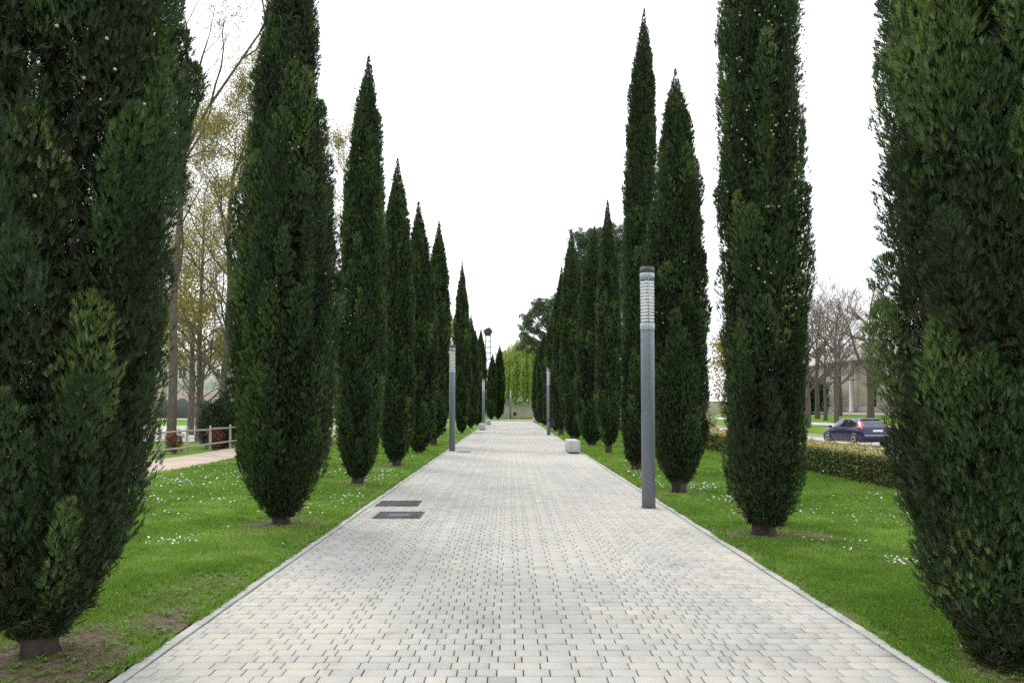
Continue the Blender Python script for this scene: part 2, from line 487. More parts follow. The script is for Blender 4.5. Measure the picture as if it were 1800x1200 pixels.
PX = [-3000, 9.4, 11.0, 21.0, 21.02, 24.0, 36.0, 60.0, 3000]
PZ = [-0.06, -0.06, -0.34, -0.34, -0.2, 0.25, 1.1, 1.3, 1.3]
def terrain(x, y):
    return np.interp(x, PX, PZ)
grid_sheet("ground", [-3000, -400, -120, -60, -30, -14, -9, 0, 5, 9.4, 11, 15, 21, 21.02, 24, 27, 30, 33, 36, 60, 120, 400, 3000],
           [-400, -60, -20, 0, 20, 40, 60, 80, 100, 130, 180, 300, 800, 4000], terrain, M['turf'])

PATH_L, PATH_R, PATH_END = -2.36, 2.60, 90.0
SOIL = [(-3.19, 5.27, 0.6), (3.3, 4.8, 0.5), (-3.27, 11.06, 0.55), (3.31, 10.0, 0.55), (-3.3, 16.8, 0.45), (3.31, 15.1, 0.45),
        (-2.7, 4.7, 0.38), (-3.2, 4.2, 0.4), (3.0, 4.2, 0.4), (-3.25, 22, 0.5), (3.35, 20.6, 0.45), (-2.6, 6.2, 0.3), (3.9, 9.9, 0.35)]
def soil_f(X, Y):
    s = np.zeros_like(X)
    n = fnoise(X * 2.3, Y * 2.3, 5)
    for (sx, sy, r) in SOIL:
        d = np.hypot(X - sx, Y - sy) / r
        s = np.maximum(s, np.clip(1.5 - d + (n - 0.5) * 1.6, 0, 1))
    # worn strip along the kerbs
    for e in (-2.48, 2.7):
        d = np.abs(X - e)
        s = np.maximum(s, np.clip((0.16 - d) / 0.12 + (n - 0.6) * 3.0, 0, 1) * 0.85)
    s = np.maximum(s, np.clip((fnoise(X * 0.7, Y * 0.7, 9) - 0.7) * 6, 0, 0.6))
    return np.clip(s, 0, 1)
def lawn_z(X, Y):
    edge = np.clip((np.abs(X) - 2.45) / 0.5, 0, 1)
    return -0.02 + 0.035 * edge + 0.035 * (fnoise(X * 0.9, Y * 0.9, 21) - 0.5) * edge
grid_sheet("lawn_left", np.arange(-9.0, -2.44, 0.13), np.concatenate([np.arange(-3, 30, 0.13), np.arange(30, 96, 0.6)]), lawn_z, M['turf'], {"soil": soil_f})
grid_sheet("lawn_right", np.arange(2.68, 9.3, 0.13), np.concatenate([np.arange(-3, 30, 0.13), np.arange(30, 96, 0.6)]), lawn_z, M['turf'], {"soil": soil_f})

def dirt_z(X, Y):
    return 0.005 + 0.03 * (fnoise(X * 0.6, Y * 0.6, 33) - 0.5)
grid_sheet("dirt_path", np.arange(-11.25, -8.7, 0.25), np.arange(-3, 100, 0.5), lambda X, Y: dirt_z(X, Y) + 0.004, M['dirt'])
grid_sheet("cross_path", np.linspace(-30, 30, 61), [93.5, 95, 97, 99], lambda X, Y: 0 * X - 0.01, M['dirt'])
grid_sheet("gravel_bank", np.linspace(-60, -13.6, 48), np.linspace(38, 70, 40), lambda X, Y: 0.0 * X - 0.04 + 0.02 * fnoise(X, Y, 3), M['gravel'])
grid_sheet("far_road", np.linspace(-90, -10, 20), [104, 108, 112], lambda X, Y: 0 * X - 0.03, M['asphalt'])
grid_sheet("road", [11.2, 14, 17, 20.84], np.linspace(-20, 260, 60), lambda X, Y: 0 * X - 0.33, M['asphalt'])
grid_sheet("pavement", [24.1, 25.7], np.linspace(-10, 200, 60), lambda X, Y: terrain(X, Y) + 0.02, M['pavement'])
grid_sheet("upper_path", [33.6, 35.6], np.linspace(10, 160, 50), lambda X, Y: terrain(X, Y) + 0.02, M['pavement'])
kb = MB()
for y in np.arange(-10, 200, 1.0):
    kb.box((20.93, y + 0.5, -0.265), (0.15, 0.985, 0.16), 0, 0.012)
kb.build("road_kerb", M['kerb'])["kind"] = "structure"

# paved path, stone by stone
def build_pavers():
    r = rng_(7)
    row_h = 0.13
    rows = np.arange(-1.5, PATH_END, row_h)
    # the same run of widths in every row, alternate rows pushed sideways: joints line up in pairs
    base, x = [], PATH_L + 0.06
    while x < PATH_R - 0.14:
        base.append(x)
        x += r.choice([0.096, 0.13, 0.165, 0.2], p=[0.2, 0.3, 0.22, 0.28])
    base = np.array(base)
    pats = [np.concatenate([[PATH_L], base + k * 0.052, [PATH_R]]) for k in range(2)]
    X0, X1, Y0, Y1 = [], [], [], []
    for i, y in enumerate(rows):
        c = pats[i % 2].copy()
        c[1:-1] += r.normal(0, 0.005, len(c) - 2) + r.normal(0, 0.005)
        X0.append(c[:-1]); X1.append(c[1:])
        Y0.append(np.full(len(c) - 1, y)); Y1.append(np.full(len(c) - 1, y + row_h))
    X0, X1, Y0, Y1 = map(np.concatenate, (X0, X1, Y0, Y1))
    # leave room for the manhole covers
    keep = np.ones(len(X0), bool)
    for (cx, cy, w, l) in COVERS:
        row = (Y1 > cy - l / 2 + 0.02) & (Y0 < cy + l / 2 - 0.02)
        a, b = cx - w / 2, cx + w / 2
        X1 = np.where(row & (X0 < a) & (X1 > a), a, X1)          # stones cut to the cover's edge
        X0 = np.where(row & (X0 < b) & (X1 > b), b, X0)
        keep &= ~(row & (X1 > a + 0.001) & (X0 < b - 0.001))
        keep &= (X1 - X0) > 0.02
    X0, X1, Y0, Y1 = X0[keep], X1[keep], Y0[keep], Y1[keep]
    n = len(X0)
    gx, gy = r.uniform(0.0026, 0.0046, n), r.uniform(0.002, 0.0042, n)
    X0 = X0 + gx; X1 = X1 - gx; Y0 = Y0 + gy; Y1 = Y1 - gy
    ch = 0.0035
    z = r.normal(0, 0.0011, n)
    tx, ty = r.normal(0, 0.006, n), r.normal(0, 0.006, n)
    cx, cy = (X0 + X1) / 2, (Y0 + Y1) / 2
    def zz(x, y):
        return z + tx * (x - cx) + ty * (y - cy)
    top = [np.stack([x, y, zz(x, y)], -1) for x, y in ((X0 + ch, Y0 + ch), (X1 - ch, Y0 + ch), (X1 - ch, Y1 - ch), (X0 + ch, Y1 - ch))]
    low = [np.stack([x, y, np.full(n, -0.014)], -1) for x, y in ((X0, Y0), (X1, Y0), (X1, Y1), (X0, Y1))]
    mid = [np.stack([x, y, zz(x, y) - 0.004], -1) for x, y in ((X0, Y0), (X1, Y0), (X1, Y1), (X0, Y1))]
    V = np.stack(top + mid + low, 1).reshape(-1, 3)
    f = np.array([[0, 1, 2, 3]] + [[4 + k, 4 + (k + 1) % 4, (k + 1) % 4, k] for k in range(4)] + [[8 + k, 8 + (k + 1) % 4, 4 + (k + 1) % 4, 4 + k] for k in range(4)])
    F = (np.arange(n)[:, None, None] * 12 + f[None]).reshape(-1, 4)
    drift = fnoise(cx * 0.55, cy * 0.33, 41)
    v = np.clip(0.5 + r.normal(0, 0.09, n) + (drift - 0.5) * 1.0 + np.where(r.random(n) < 0.05, r.normal(0, 0.18, n), 0), 0, 1)
    o = mesh_np("paved_path", V, F, M['paver'], attr={"v": np.repeat(v, 12)})
    o["kind"] = "structure"
COVERS = [(-1.93, 13.45, 0.72, 0.78), (-1.72, 12.02, 0.72, 0.78), (-1.72, 28.92, 0.5, 0.52), (-1.95, 49.005, 0.7, 0.91)]
build_pavers()
jb = MB()
jb.box(((PATH_L + PATH_R) / 2, (PATH_END - 1.5) / 2, -0.029), (PATH_R - PATH_L + 0.1, PATH_END + 1.5, 0.04))
jb.build("paving_bed", M['joint'])["kind"] = "structure"
kb = MB()
rk = rng_(3)
for y in np.arange(-1.5, PATH_END, 0.5):
    for xc in (PATH_L - 0.05, PATH_R + 0.05):
        kb.box((xc + rk.normal(0, 0.002), y + 0.25, -0.042 + rk.normal(0, 0.0015)), (0.078, 0.494, 0.1), rk.normal(0, 0.003), 0.006)
for x in np.arange(PATH_L, PATH_R, 0.5):
    kb.box((x + 0.24, PATH_END + 0.06, -0.04), (0.48, 0.094, 0.1), 0, 0.006)
kb.build("edging_kerb", M['kerb'])["kind"] = "structure"

# ------------------------------------------------------------------ lawn blades, weeds, daisies
def build_grass(name, side, seed):
    r = rng_(seed)
    n = 330000
    d0, d1 = 3.2, 60.0
    u = r.random(n)
    Y = 1 / (1 / d0 + u * (1 / d1 - 1 / d0))           # density falls with distance squared
    lo, hi = (-8.9, -2.43) if side < 0 else (2.66, 7.9)
    X = r.uniform(lo, hi, n)
    vis = np.abs(X) / Y < 0.86
    X, Y = X[vis], Y[vis]
    s = soil_f(X, Y)
    keep = r.random(len(X)) > s * 0.93
    X, Y, s = X[keep], Y[keep], s[keep]
    n = len(X)
    Z = lawn_z(X, Y) - 0.004
    sc = np.clip(Y / 6.0, 0.8, 6.0)
    big = fnoise(X * 1.1, Y * 1.1, 51)
    tuft = vnoise(X * 5.0, Y * 5.0, 52)
    h = (0.022 + 0.034 * r.random(n) + 0.022 * big + 0.026 * tuft ** 2) * (1 - 0.5 * s)
    edge = np.clip((np.abs(X) - 2.45) / 0.35, 0.35, 1)
    h *= edge
    a = r.uniform(0, 2 * np.pi, n)
    lean = r.uniform(0.1, 0.75, n)
    D = unit(np.stack([np.cos(a) * lean, np.sin(a) * lean, np.ones(n)], -1))
    b = r.uniform(0, 2 * np.pi, n)
    S = unit(np.cross(D, np.stack([np.cos(b), np.sin(b), np.zeros(n)], -1)))
    W = 0.0065 * sc * r.uniform(0.7, 1.4, n)
    V, F = diamonds(np.stack([X, Y, Z], -1), D, S, h, W)
    v = np.clip(0.45 + 0.3 * (r.random(n) - 0.5) + 0.9 * (fnoise(X * 0.8, Y * 0.8, 53) - 0.5) + 0.6 * (fnoise(X * 3.1, Y * 3.1, 54) - 0.5), 0.1, 1)
    dry = r.random(n) < 0.03 + 0.25 * s
    v = np.where(dry, 0.02, v)
    Vs, Fs, vs = [V], [F], [np.repeat(v, 4)]
    # broad-leaved rosettes near the kerb
    k = 700
    ex = -2.5 - np.abs(r.normal(0, 0.55, k)) if side < 0 else 2.74 + np.abs(r.normal(0, 0.55, k))
    ey = 1 / (1 / 3.4 + r.random(k) * (1 / 26 - 1 / 3.4))
    m = 9
    ang = r.uniform(0, 2 * np.pi, (k, m)).ravel()
    el = r.uniform(0.15, 0.7, k * m)
    D = unit(np.stack([np.cos(ang), np.sin(ang), el], -1))
    S = unit(np.cross(D, np.array([[0, 0, 1.0]])))
    B = np.repeat(np.stack([ex, ey, lawn_z(ex, ey) + 0.012], -1), m, 0)
    L = r.uniform(0.018, 0.048, k * m)
    V2, F2 = diamonds(B, D, S, L, L * 0.36, -0.15)
    Vs.append(V2); Fs.append(F2 + len(V)); vs.append(np.repeat(r.uniform(0.2, 0.6, k * m), 4))
    # tufts leaning out over the kerb
    k = 16000
    ty = 1 / (1 / 3.3 + r.random(k) * (1 / 40 - 1 / 3.3))
    tx = np.abs(r.normal(0, 0.05, k))
    okt = r.random(k) < np.clip((fnoise(ty * 2.2, ty * 0 + side * 3.0, 57) - 0.36) * 4, 0, 1)
    tx, ty = tx[okt], ty[okt]; k = len(tx)
    sgn = 1.0 if side < 0 else -1.0
    ex0 = (PATH_L - 0.095 - tx) if side < 0 else (PATH_R + 0.095 + tx)
    D = unit(np.stack([sgn * r.uniform(0.1, 1.3, k), r.normal(0, 0.5, k), np.ones(k)], -1))
    S = unit(np.cross(D, np.stack([r.normal(0, 1, k), r.normal(0, 1, k), np.zeros(k)], -1)))
    V4, F4 = diamonds(np.stack([ex0, ty, np.full(k, -0.015)], -1), D, S, r.uniform(0.035, 0.1, k), 0.0065 * np.clip(ty / 6, 0.8, 5) * r.uniform(0.7, 1.4, k))
    Fs.append(F4 + sum(len(q) for q in Vs)); Vs.append(V4); vs.append(np.repeat(np.clip(r.normal(0.45, 0.2, k), 0.1, 1), 4))
    # dry litter lying on the bare soil
    k = 60000
    lx, ly = r.uniform(lo, hi, k), 1 / (1 / 3.2 + r.random(k) * (1 / 24 - 1 / 3.2))
    ls = soil_f(lx, ly)
    ok = (r.random(k) < ls * 0.8) & (ls > 0.15) & (np.abs(lx) / ly < 0.86)
    lx, ly = lx[ok], ly[ok]; k = len(lx)
    la = r.uniform(0, 6.28, k)
    D = unit(np.stack([np.cos(la), np.sin(la), r.uniform(-0.05, 0.25, k)], -1))
    S = unit(np.cross(D, np.array([[0, 0, 1.0]]) + r.normal(0, 0.2, (k, 3))))
    V3, F3 = diamonds(np.stack([lx, ly, lawn_z(lx, ly) + 0.006], -1), D, S, r.uniform(0.015, 0.05, k), r.uniform(0.003, 0.009, k), 0.1)
    Fs.append(F3 + sum(len(q) for q in Vs)); Vs.append(V3); vs.append(np.repeat(np.where(r.random(k) < 0.3, r.uniform(0.1, 0.3, k), 0.0), 4))
    o = mesh_np(name, np.concatenate(Vs), np.concatenate(Fs), M['grass'], attr={"v": np.concatenate(vs)})
    tag(o, "short bright green grass covering the lawn %s of the paved path" % ("left" if side < 0 else "right"), "grass", kind="stuff")
build_grass("lawn_grass", -1, 11)
build_grass("lawn_grass", 1, 12)

def build_daisies(side, patches, seed, name="daisies", mat='daisy', rad=(0.011, 0.021), extra=200):
    r = rng_(seed)
    P = []
    for (x, y, sx, sy, n) in patches:
        P.append(np.stack([r.normal(x, sx, n), r.normal(y, sy, n)], -1))
    lo, hi = (-8.6, -2.7) if side < 0 else (2.9, 7.6)
    cl = np.stack([r.uniform(lo, hi, extra), r.uniform(5, 40, extra)], -1)
    k = fnoise(cl[:, 0] * 0.5, cl[:, 1] * 0.5, 77) > 0.5
    P.append(cl[k])
    P = np.concatenate(P)
    P = P[(P[:, 0] > lo) & (P[:, 0] < hi)]
    n = len(P)
    z = lawn_z(P[:, 0], P[:, 1]) + r.uniform(0.035, 0.065, n)
    a = np.linspace(0, 2 * np.pi, 7, endpoint=False)
    R = r.uniform(*rad, n) * np.clip(P[:, 1] / 13, 0.85, 1.7)
    t = r.normal(0, 0.35, (n, 2))
    ring = np.stack([np.cos(a)[None] * R[:, None], np.sin(a)[None] * R[:, None]], -1)
    zz = z[:, None] + ring[..., 0] * t[:, :1] + ring[..., 1] * t[:, 1:]
    V = np.stack([P[:, :1] + ring[..., 0], P[:, 1:] + ring[..., 1], zz], -1).reshape(-1, 3)
    # stalk-side underside so that each flower has body
    cen = np.stack([P[:, 0], P[:, 1], z - 0.008], -1)
    F = np.arange(n * 7).reshape(n, 7)
    i = np.arange(7)
    T = np.stack([np.arange(n)[:, None] * 7 + i[None], np.repeat(n * 7 + np.arange(n)[:, None], 7, 1), np.arange(n)[:, None] * 7 + (i[None] + 1) % 7], -1).reshape(-1, 3)
    o = mesh_np(name, np.concatenate([V, cen]), [F, T], M[mat])
    return o
tag(build_daisies(-1, [(-7.2, 16.8, 0.9, 0.9, 160), (-6.2, 19.5, 1.0, 0.8, 170), (-5.5, 13.5, 0.6, 0.5, 50), (-4.1, 9.4, 0.18, 0.16, 34),
                       (-3.2, 12.6, 0.4, 0.5, 40), (-5.2, 11.6, 0.3, 0.3, 26), (-3.1, 18.2, 0.35, 1.5, 70), (-6.9, 13.2, 0.5, 0.5, 60), (-2.95, 13.9, 0.2, 0.5, 36)], 5),
    "white daisies flowering in clusters on the lawn left of the path", "daisies", kind="stuff")
tag(build_daisies(1, [(3.9, 13.6, 0.3, 0.3, 60), (3.75, 15.9, 0.4, 0.4, 80), (3.7, 11.8, 0.25, 0.4, 50), (5.2, 11.5, 0.7, 0.5, 60), (4.2, 8.2, 0.14, 0.16, 34),
                      (3.1, 17.8, 0.3, 1.5, 60), (4.0, 9.3, 0.2, 0.2, 14), (6.3, 13.5, 0.6, 0.8, 60)], 6),
    "white daisies flowering in clusters on the lawn right of the path", "daisies", kind="stuff")
tag(build_daisies(-1, [(-4.3, 9.5, 0.05, 0.05, 3), (-4.4, 12.6, 0.2, 0.15, 6), (-3.6, 6.7, 0.3, 0.3, 2)], 8, "dandelions", 'dandelion', (0.014, 0.022), 12),
    "few yellow dandelion flowers scattered in the left lawn", "dandelions", kind="stuff")

# ------------------------------------------------------------------ cypresses
def cypress_parts(prof, nspray, l, w, seed, plume_w=0.17, plume_l=1.0, lean=0.0, tone=0.0, nplume=None, gap=0.0, trunk_r=0.12, fill=0.27, lobes=0.09, topcut=99.0, bump=0.11):
    """returns crown (V, F, v) and trunk segments; prof = [(z, r)...] up to the tip"""
    r = rng_(seed)
    pz, pr = np.array(prof).T
    H, zb = pz[-1], pz[0]
    ph = r.uniform(0, 6.28, 6)
    fs = 0.6 / max(pr.max(), 0.35)
    bumps = [(int(r.integers(3, 10)), r.uniform(1.2, 5.5) * fs * r.choice([-1, 1]), r.uniform(0, 6.28)) for _ in range(7)]
    def rad(z, th):
        base = np.interp(z, pz, pr, left=pr[0] * 0.5, right=0.01)
        q = np.sin(2 * th + ph[0] + 0.35 * z) * 0.4 + np.sin(3 * th + ph[1] - 0.5 * z) * 0.35 + np.sin(5 * th + ph[2] + 0.9 * z) * 0.35
        b = 0.0
        for (kn, km, kp) in bumps:
            b = b + np.sin(kn * th + km * z + kp)
        b = np.tanh(b * 0.55)
        return base * (1 + lobes * q + bump * (b - 0.25))
    rm = pr.max()
    reach = 0.5 * l
    if nplume is None:
        nplume = int(np.clip(2 * np.pi * np.mean(pr) * (H - zb) / (plume_w * plume_l * 0.8), 60, 420))
    # plume feet spread over the surface (area weighted by the local girth)
    zs = np.linspace(zb, H, 400)
    wgt = np.interp(zs, pz, pr) + 0.06 + 0.45 * rm * np.exp(-(zs - zb) / 0.22)
    cdf = np.cumsum(wgt); cdf /= cdf[-1]
    z0 = np.interp((np.arange(nplume) + r.random(nplume)) / nplume, cdf, zs)
    th = np.arange(nplume) * 2.399963 + r.normal(0, 0.35, nplume)
    outer = r.random(nplume) < 0.75
    ln = plume_l * r.uniform(0.6, 1.4, nplume) * np.clip((H - z0) / 1.8, 0.25, 1)
    z0 = np.maximum(z0 - ln * 0.35, zb - 0.03)
    z1 = np.minimum(z0 + ln, H - 0.02 * r.random(nplume))
    pw = plume_w * r.uniform(0.6, 1.3, nplume) * np.clip(0.35 + rad((z0 + z1) / 2, th) / rm, 0.4, 1.1)
    R1, R0 = rad(z1, th), rad(z0, th)
    r1 = np.maximum(0, np.where(outer, R1 * r.uniform(0.9, 1.06, nplume), R1 * r.uniform(0.68, 0.84, nplume)) - pw * 0.5)
    r0 = np.maximum(0, np.where(outer, R0 * r.uniform(0.64, 0.84, nplume), R0 * r.uniform(0.5, 0.75, nplume)) - pw * 0.3)
    ptone = np.clip(r.normal(0.0, 0.2, nplume), -0.34, 0.5)
    keepers = r.random(nplume) > gap
    share = ln * pw * keepers * np.where(outer, 1.25, 0.85) * np.where(z0 > topcut, 0.3, 1.0); share /= share.sum()
    n = int(nspray * (1 - fill))
    pi = r.choice(nplume, n, p=share)
    t = r.beta(1.2, 1.1, n)
    thp = th[pi] + (r.random(n) - 0.5) * 0.05
    zc = z0[pi] + (z1[pi] - z0[pi]) * t
    rc = r0[pi] + (r1[pi] - r0[pi]) * np.sin(t * np.pi / 2)
    radial = np.stack([np.cos(thp), np.sin(thp), 0 * thp], -1)
    tang = np.stack([-np.sin(thp), np.cos(thp), 0 * thp], -1)
    C = radial * rc[:, None]; C[:, 2] = zc
    flame = np.clip(np.sqrt(t + 0.04) * (1 - t) ** 0.62 * 1.8, 0.03, 1.1) * pw[pi]
    a = r.uniform(0, 2 * np.pi, n)
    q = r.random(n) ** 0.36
    # small side tufts make the plume edge uneven
    tuft = 1 + 0.22 * np.sin(a * 3 + pi * 1.7 + t * 17) + 0.14 * np.sin(a * 5 - t * 31 + pi)
    off = radial * (np.cos(a) * q * flame * tuft)[:, None] + tang * (np.sin(a) * q * flame * tuft)[:, None]
    P = C + off
    away = unit(off)
    low = np.clip(1 - (P[:, 2] - zb) / 0.7, 0, 1)
    D = unit(np.array([[0, 0, 1.0]]) * (1.0 - 0.9 * low ** 2)[:, None] + radial * (0.08 + 0.2 * r.random(n))[:, None] + away * 0.45 + r.normal(0, 0.27, (n, 3)))
    v = 0.36 + ptone[pi] + 0.26 * (t - 0.5) + r.normal(0, 0.1, n) + tone + 0.2 * (q - 0.7)  # paler towards plume tips: new growth, plus lit-tip contrast put into the colour
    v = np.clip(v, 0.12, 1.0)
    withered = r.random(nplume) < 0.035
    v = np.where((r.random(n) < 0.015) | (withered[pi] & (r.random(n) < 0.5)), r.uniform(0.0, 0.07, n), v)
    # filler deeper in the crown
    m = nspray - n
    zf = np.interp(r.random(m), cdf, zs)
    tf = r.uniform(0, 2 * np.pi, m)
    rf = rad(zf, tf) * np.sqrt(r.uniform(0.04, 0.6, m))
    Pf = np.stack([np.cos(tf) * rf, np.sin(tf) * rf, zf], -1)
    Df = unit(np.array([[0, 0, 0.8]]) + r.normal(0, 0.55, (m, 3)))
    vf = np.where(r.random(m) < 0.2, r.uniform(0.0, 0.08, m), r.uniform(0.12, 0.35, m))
    P = np.concatenate([P, Pf]); D = np.concatenate([D, Df]); v = np.concatenate([v, vf])
    sc = np.concatenate([np.full(n, 1.0), np.full(m, 1.5)]) * r.uniform(0.7, 1.35, n + m)
    # keep inside the outline
    th_ = np.arctan2(P[:, 1], P[:, 0])
    rr = np.hypot(P[:, 0], P[:, 1])
    edge = rad(P[:, 2], th_)
    sc *= np.clip(edge / (2.6 * l), 0.3, 1.0)
    D = unit(D + np.array([[0, 0, 1.0]]) * np.clip(1.2 - edge / (2.2 * l), 0, 1)[:, None] * 1.5)
    lim = np.maximum(edge * 1.05 - reach * sc, edge * 0.35)
    f = np.minimum(1, lim / np.maximum(rr, 1e-6))
    P[:, :2] *= f[:, None]
    ok = P[:, 2] < H - 0.4 * l
    P, D, v, sc = P[ok], D[ok], v[ok], sc[ok]
    N = len(P)
    S = unit(np.cross(D, unit(r.normal(0, 1, (N, 3)))))
    Ls = l * sc; Ws = w * np.sqrt(sc)
    P[:, 0] += lean * (P[:, 2] / H) ** 1.5
    V, F = diamonds(P, D, S, Ls, Ws, 0.1)
    Bs, Ds, Ss, LL, WW, vv = [], [], [], [], [], []
    for (at_t, sg, fl, ang) in ((0.04, 1, 0.7, 0.42), (0.12, -1, 0.7, 0.42), (0.36, 1, 0.5, 0.4), (0.44, -1, 0.5, 0.4)):
        d = unit(D * math.cos(ang) + S * (sg * math.sin(ang)) + r.normal(0, 0.12, (N, 3)))
        Bs.append(P + D * (Ls * at_t)[:, None]); Ds.append(d)
        Ss.append(unit(S * math.cos(ang) - D * (sg * math.sin(ang))))
        LL.append(Ls * fl); WW.append(Ws * 0.85); vv.append(np.clip(v + r.normal(0, 0.04, N), 0, 1))
    V2, F2 = needles(*map(np.concatenate, (Bs, Ds, Ss, LL, WW)))
    v_ = np.concatenate([np.repeat(v, 4), np.repeat(np.concatenate(vv), 3)])
    F = [F, F2 + len(V)]
    V = np.concatenate([V, V2])
    # trunk and steep limbs
    segs = []
    zz = np.linspace(0, H * 0.86, 14)
    zz[1], zz[2] = 0.1, 0.4
    tr = trunk_r * (1 - 0.9 * zz / H); tr[0] *= 1.3; tr[1] *= 1.08
    px = np.cumsum(r.normal(0, 0.012, 14)) + lean * (zz / H) ** 1.5; py = np.cumsum(r.normal(0, 0.012, 14)); px[0] = py[0] = 0
    tp = np.stack([px, py, np.where(zz == 0, -0.06, zz)], -1)
    TV, TF = tube_path(tp, tr, 18, 0.16, seed)
    for k in range(0, nplume, max(1, nplume // 70)):
        zt = max(0.15, z0[k] - 0.35 * r.random() - 0.1)
        c = np.array([np.interp(zt, zz, px), np.interp(zt, zz, py), zt])
        e = np.array([math.cos(th[k]) * r0[k] * 0.9 + lean * (z0[k] / H) ** 1.5, math.sin(th[k]) * r0[k] * 0.9, max(z0[k], 0.25) + 0.1])
        g = np.array([math.cos(th[k]) * r1[k] * 0.8 + lean * (z1[k] / H) ** 1.5, math.sin(th[k]) * r1[k] * 0.8, z1[k] - 0.1 * ln[k]])
        segs.append([*c, *e, 0.022, 0.014]); segs.append([*e, *g, 0.014, 0.004])
    return V, F, v_, segs, (TV, TF)

def make_cypress(loc, label, prof, nspray, l, w, seed, cones=0, **kw):
    root = thing("cypress_tree", (loc[0], loc[1], 0.0), label, "cypress", "cypress trees lining the paved path")
    V, F, v, segs, (TV, TF) = cypress_parts(prof, nspray, l, w, seed, **kw)
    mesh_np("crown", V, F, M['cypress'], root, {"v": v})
    mb = MB(); mb.add(TV, TF); mb.tubes(segs, 5)
    mb.build("trunk", M['bark'], root, smooth=True)
    if cones:
        r = rng_(seed + 900)
        pz, pr = np.array(prof).T
        bm = bmesh.new()
        bmesh.ops.create_icosphere(bm, subdivisions=1, radius=1.0)
        bv = np.array([x.co[:] for x in bm.verts]); bf = np.array([[x.index for x in f.verts] for f in bm.faces]); bm.free()
        # cones hang in loose bunches on the outer sprays
        nb = max(1, cones // 4)
        zb_ = r.uniform(0.25, 0.97, nb) * pz[-1]
        tb = r.uniform(0, 6.28, nb)
        k = r.integers(0, nb, cones)
        z = zb_[k] + r.normal(0, 0.12, cones); t = tb[k] + r.normal(0, 0.22, cones)
        rr = np.interp(z, pz, pr) * r.uniform(0.93, 1.06, cones)
        c = np.stack([np.cos(t) * rr, np.sin(t) * rr, z], -1)
        s = r.uniform(0.009, 0.016, cones) * (1.0 if loc[1] > 7 else 0.8)
        V = (c[:, None] + bv[None] * s[:, None, None]).reshape(-1, 3)
        F = (np.arange(cones)[:, None, None] * len(bv) + bf[None]).reshape(-1, 3)
        o = mesh_np("seed_cones", V, F, M['cone'], root, smooth=True)
        o["kind"] = "stuff"
    return root

def generic_prof(H, R, zb=0.3):
    return [(zb, 0.35 * R), (zb + 0.03 * H, 0.66 * R), (zb + 0.09 * H, 0.86 * R), (0.25 * H, R), (0.45 * H, 0.98 * R), (0.6 * H, 0.9 * R),
            (0.75 * H, 0.72 * R), (0.87 * H, 0.46 * R), (0.95 * H, 0.22 * R), (H, 0.03)]

make_cypress((-3.19, 5.27), "huge dark cypress on bare brown soil, nearest tree left of the path",
             [(.14, .2), (.3, .42), (.57, .56), (.96, .67), (1.54, .74), (2.1, .81), (2.7, .86), (3.6, .91), (4.5, .95), (6, .9), (8, .5), (9.6, .03)],
             215000, 0.064, 0.0075, 101, cones=60, topcut=5.0, bump=0.12, plume_w=0.18, plume_l=1.05, trunk_r=0.1, tone=-0.02)
make_cypress((3.23, 5.04), "huge bushy cypress with foliage down to the grass, nearest tree right of the path",
             [(.04, .3), (.3, .45), (.62, .54), (1.0, .62), (1.4, .66), (1.74, .7), (2.4, .75), (2.85, .79), (3.6, .82), (4.4, .77), (6, .7), (8, .4), (9.5, .03)],
             215000, 0.064, 0.0075, 102, cones=40, topcut=5.0, plume_w=0.21, plume_l=0.95, trunk_r=0.11, gap=0.06, lobes=0.07, bump=0.11)
make_cypress((-3.27, 11.06), "broad dense cypress in the left lawn, second from the camera in its row",
             [(.1, .18), (.3, .37), (.45, .47), (.6, .54), (1.0, .66), (1.8, .79), (3.4, .85), (5, .7), (5.9, .57), (6.7, .5), (7.5, .43), (9, .25), (10.4, .03)],
             130000, 0.08, 0.0098, 103, cones=140, plume_w=0.17, trunk_r=0.115, lean=0.1)
make_cypress((3.31, 10.0), "tall columnar cypress dotted with pale cones, second from the camera on the right",
             [(.16, .28), (.4, .42), (.8, .5), (1.05, .54), (2.5, .57), (4.0, .59), (5.5, .57), (7, .54), (8.5, .42), (10, .15), (10.5, .02)],
             120000, 0.075, 0.0095, 104, cones=560, plume_w=0.15, plume_l=0.9, trunk_r=0.135, gap=0.05)
make_cypress((-3.3, 16.8), "pointed cypress third from the camera on the left, whole against the sky",
             [(.12, .18), (.45, .38), (1.2, .54), (2.5, .6), (4, .59), (5.6, .5), (6.9, .42), (8.1, .28), (9.1, .12), (9.5, .02)],
             75000, 0.1, 0.015, 105, cones=110, plume_w=0.14, plume_l=1.0, lean=0.17, trunk_r=0.12)
make_cypress((3.31, 15.1), "cypress with ragged right side directly behind the nearest lamp post on the right",
             [(.14, .16), (.4, .33), (.9, .5), (1.5, .6), (3, .62), (5.2, .57), (6.3, .45), (7.5, .27), (8.2, .08), (8.45, .02)],
             75000, 0.095, 0.0145, 106, cones=60, plume_w=0.17, plume_l=0.85, trunk_r=0.13, lobes=0.13, gap=0.05)
make_cypress((3.4, 20.6), "tallest slim cypress on the right, just left of the nearest lamp post's head",
             [(.12, .2), (.35, .36), (1, .43), (3, .46), (6, .46), (8.5, .43), (10.2, .36), (11.4, .22), (12.3, .08), (12.6, .02)],
             70000, 0.11, 0.017, 107, plume_w=0.13, plume_l=0.95, lean=0.28, trunk_r=0.12, tone=-0.03)
A = make_cypress((-3.25, 22.0), "slim spire-tipped cypress, fourth from the camera in the left row",
                 generic_prof(8.9, 0.54, 0.1), 42000, 0.125, 0.023, 108, plume_w=0.13, plume_l=0.95, trunk_r=0.11)
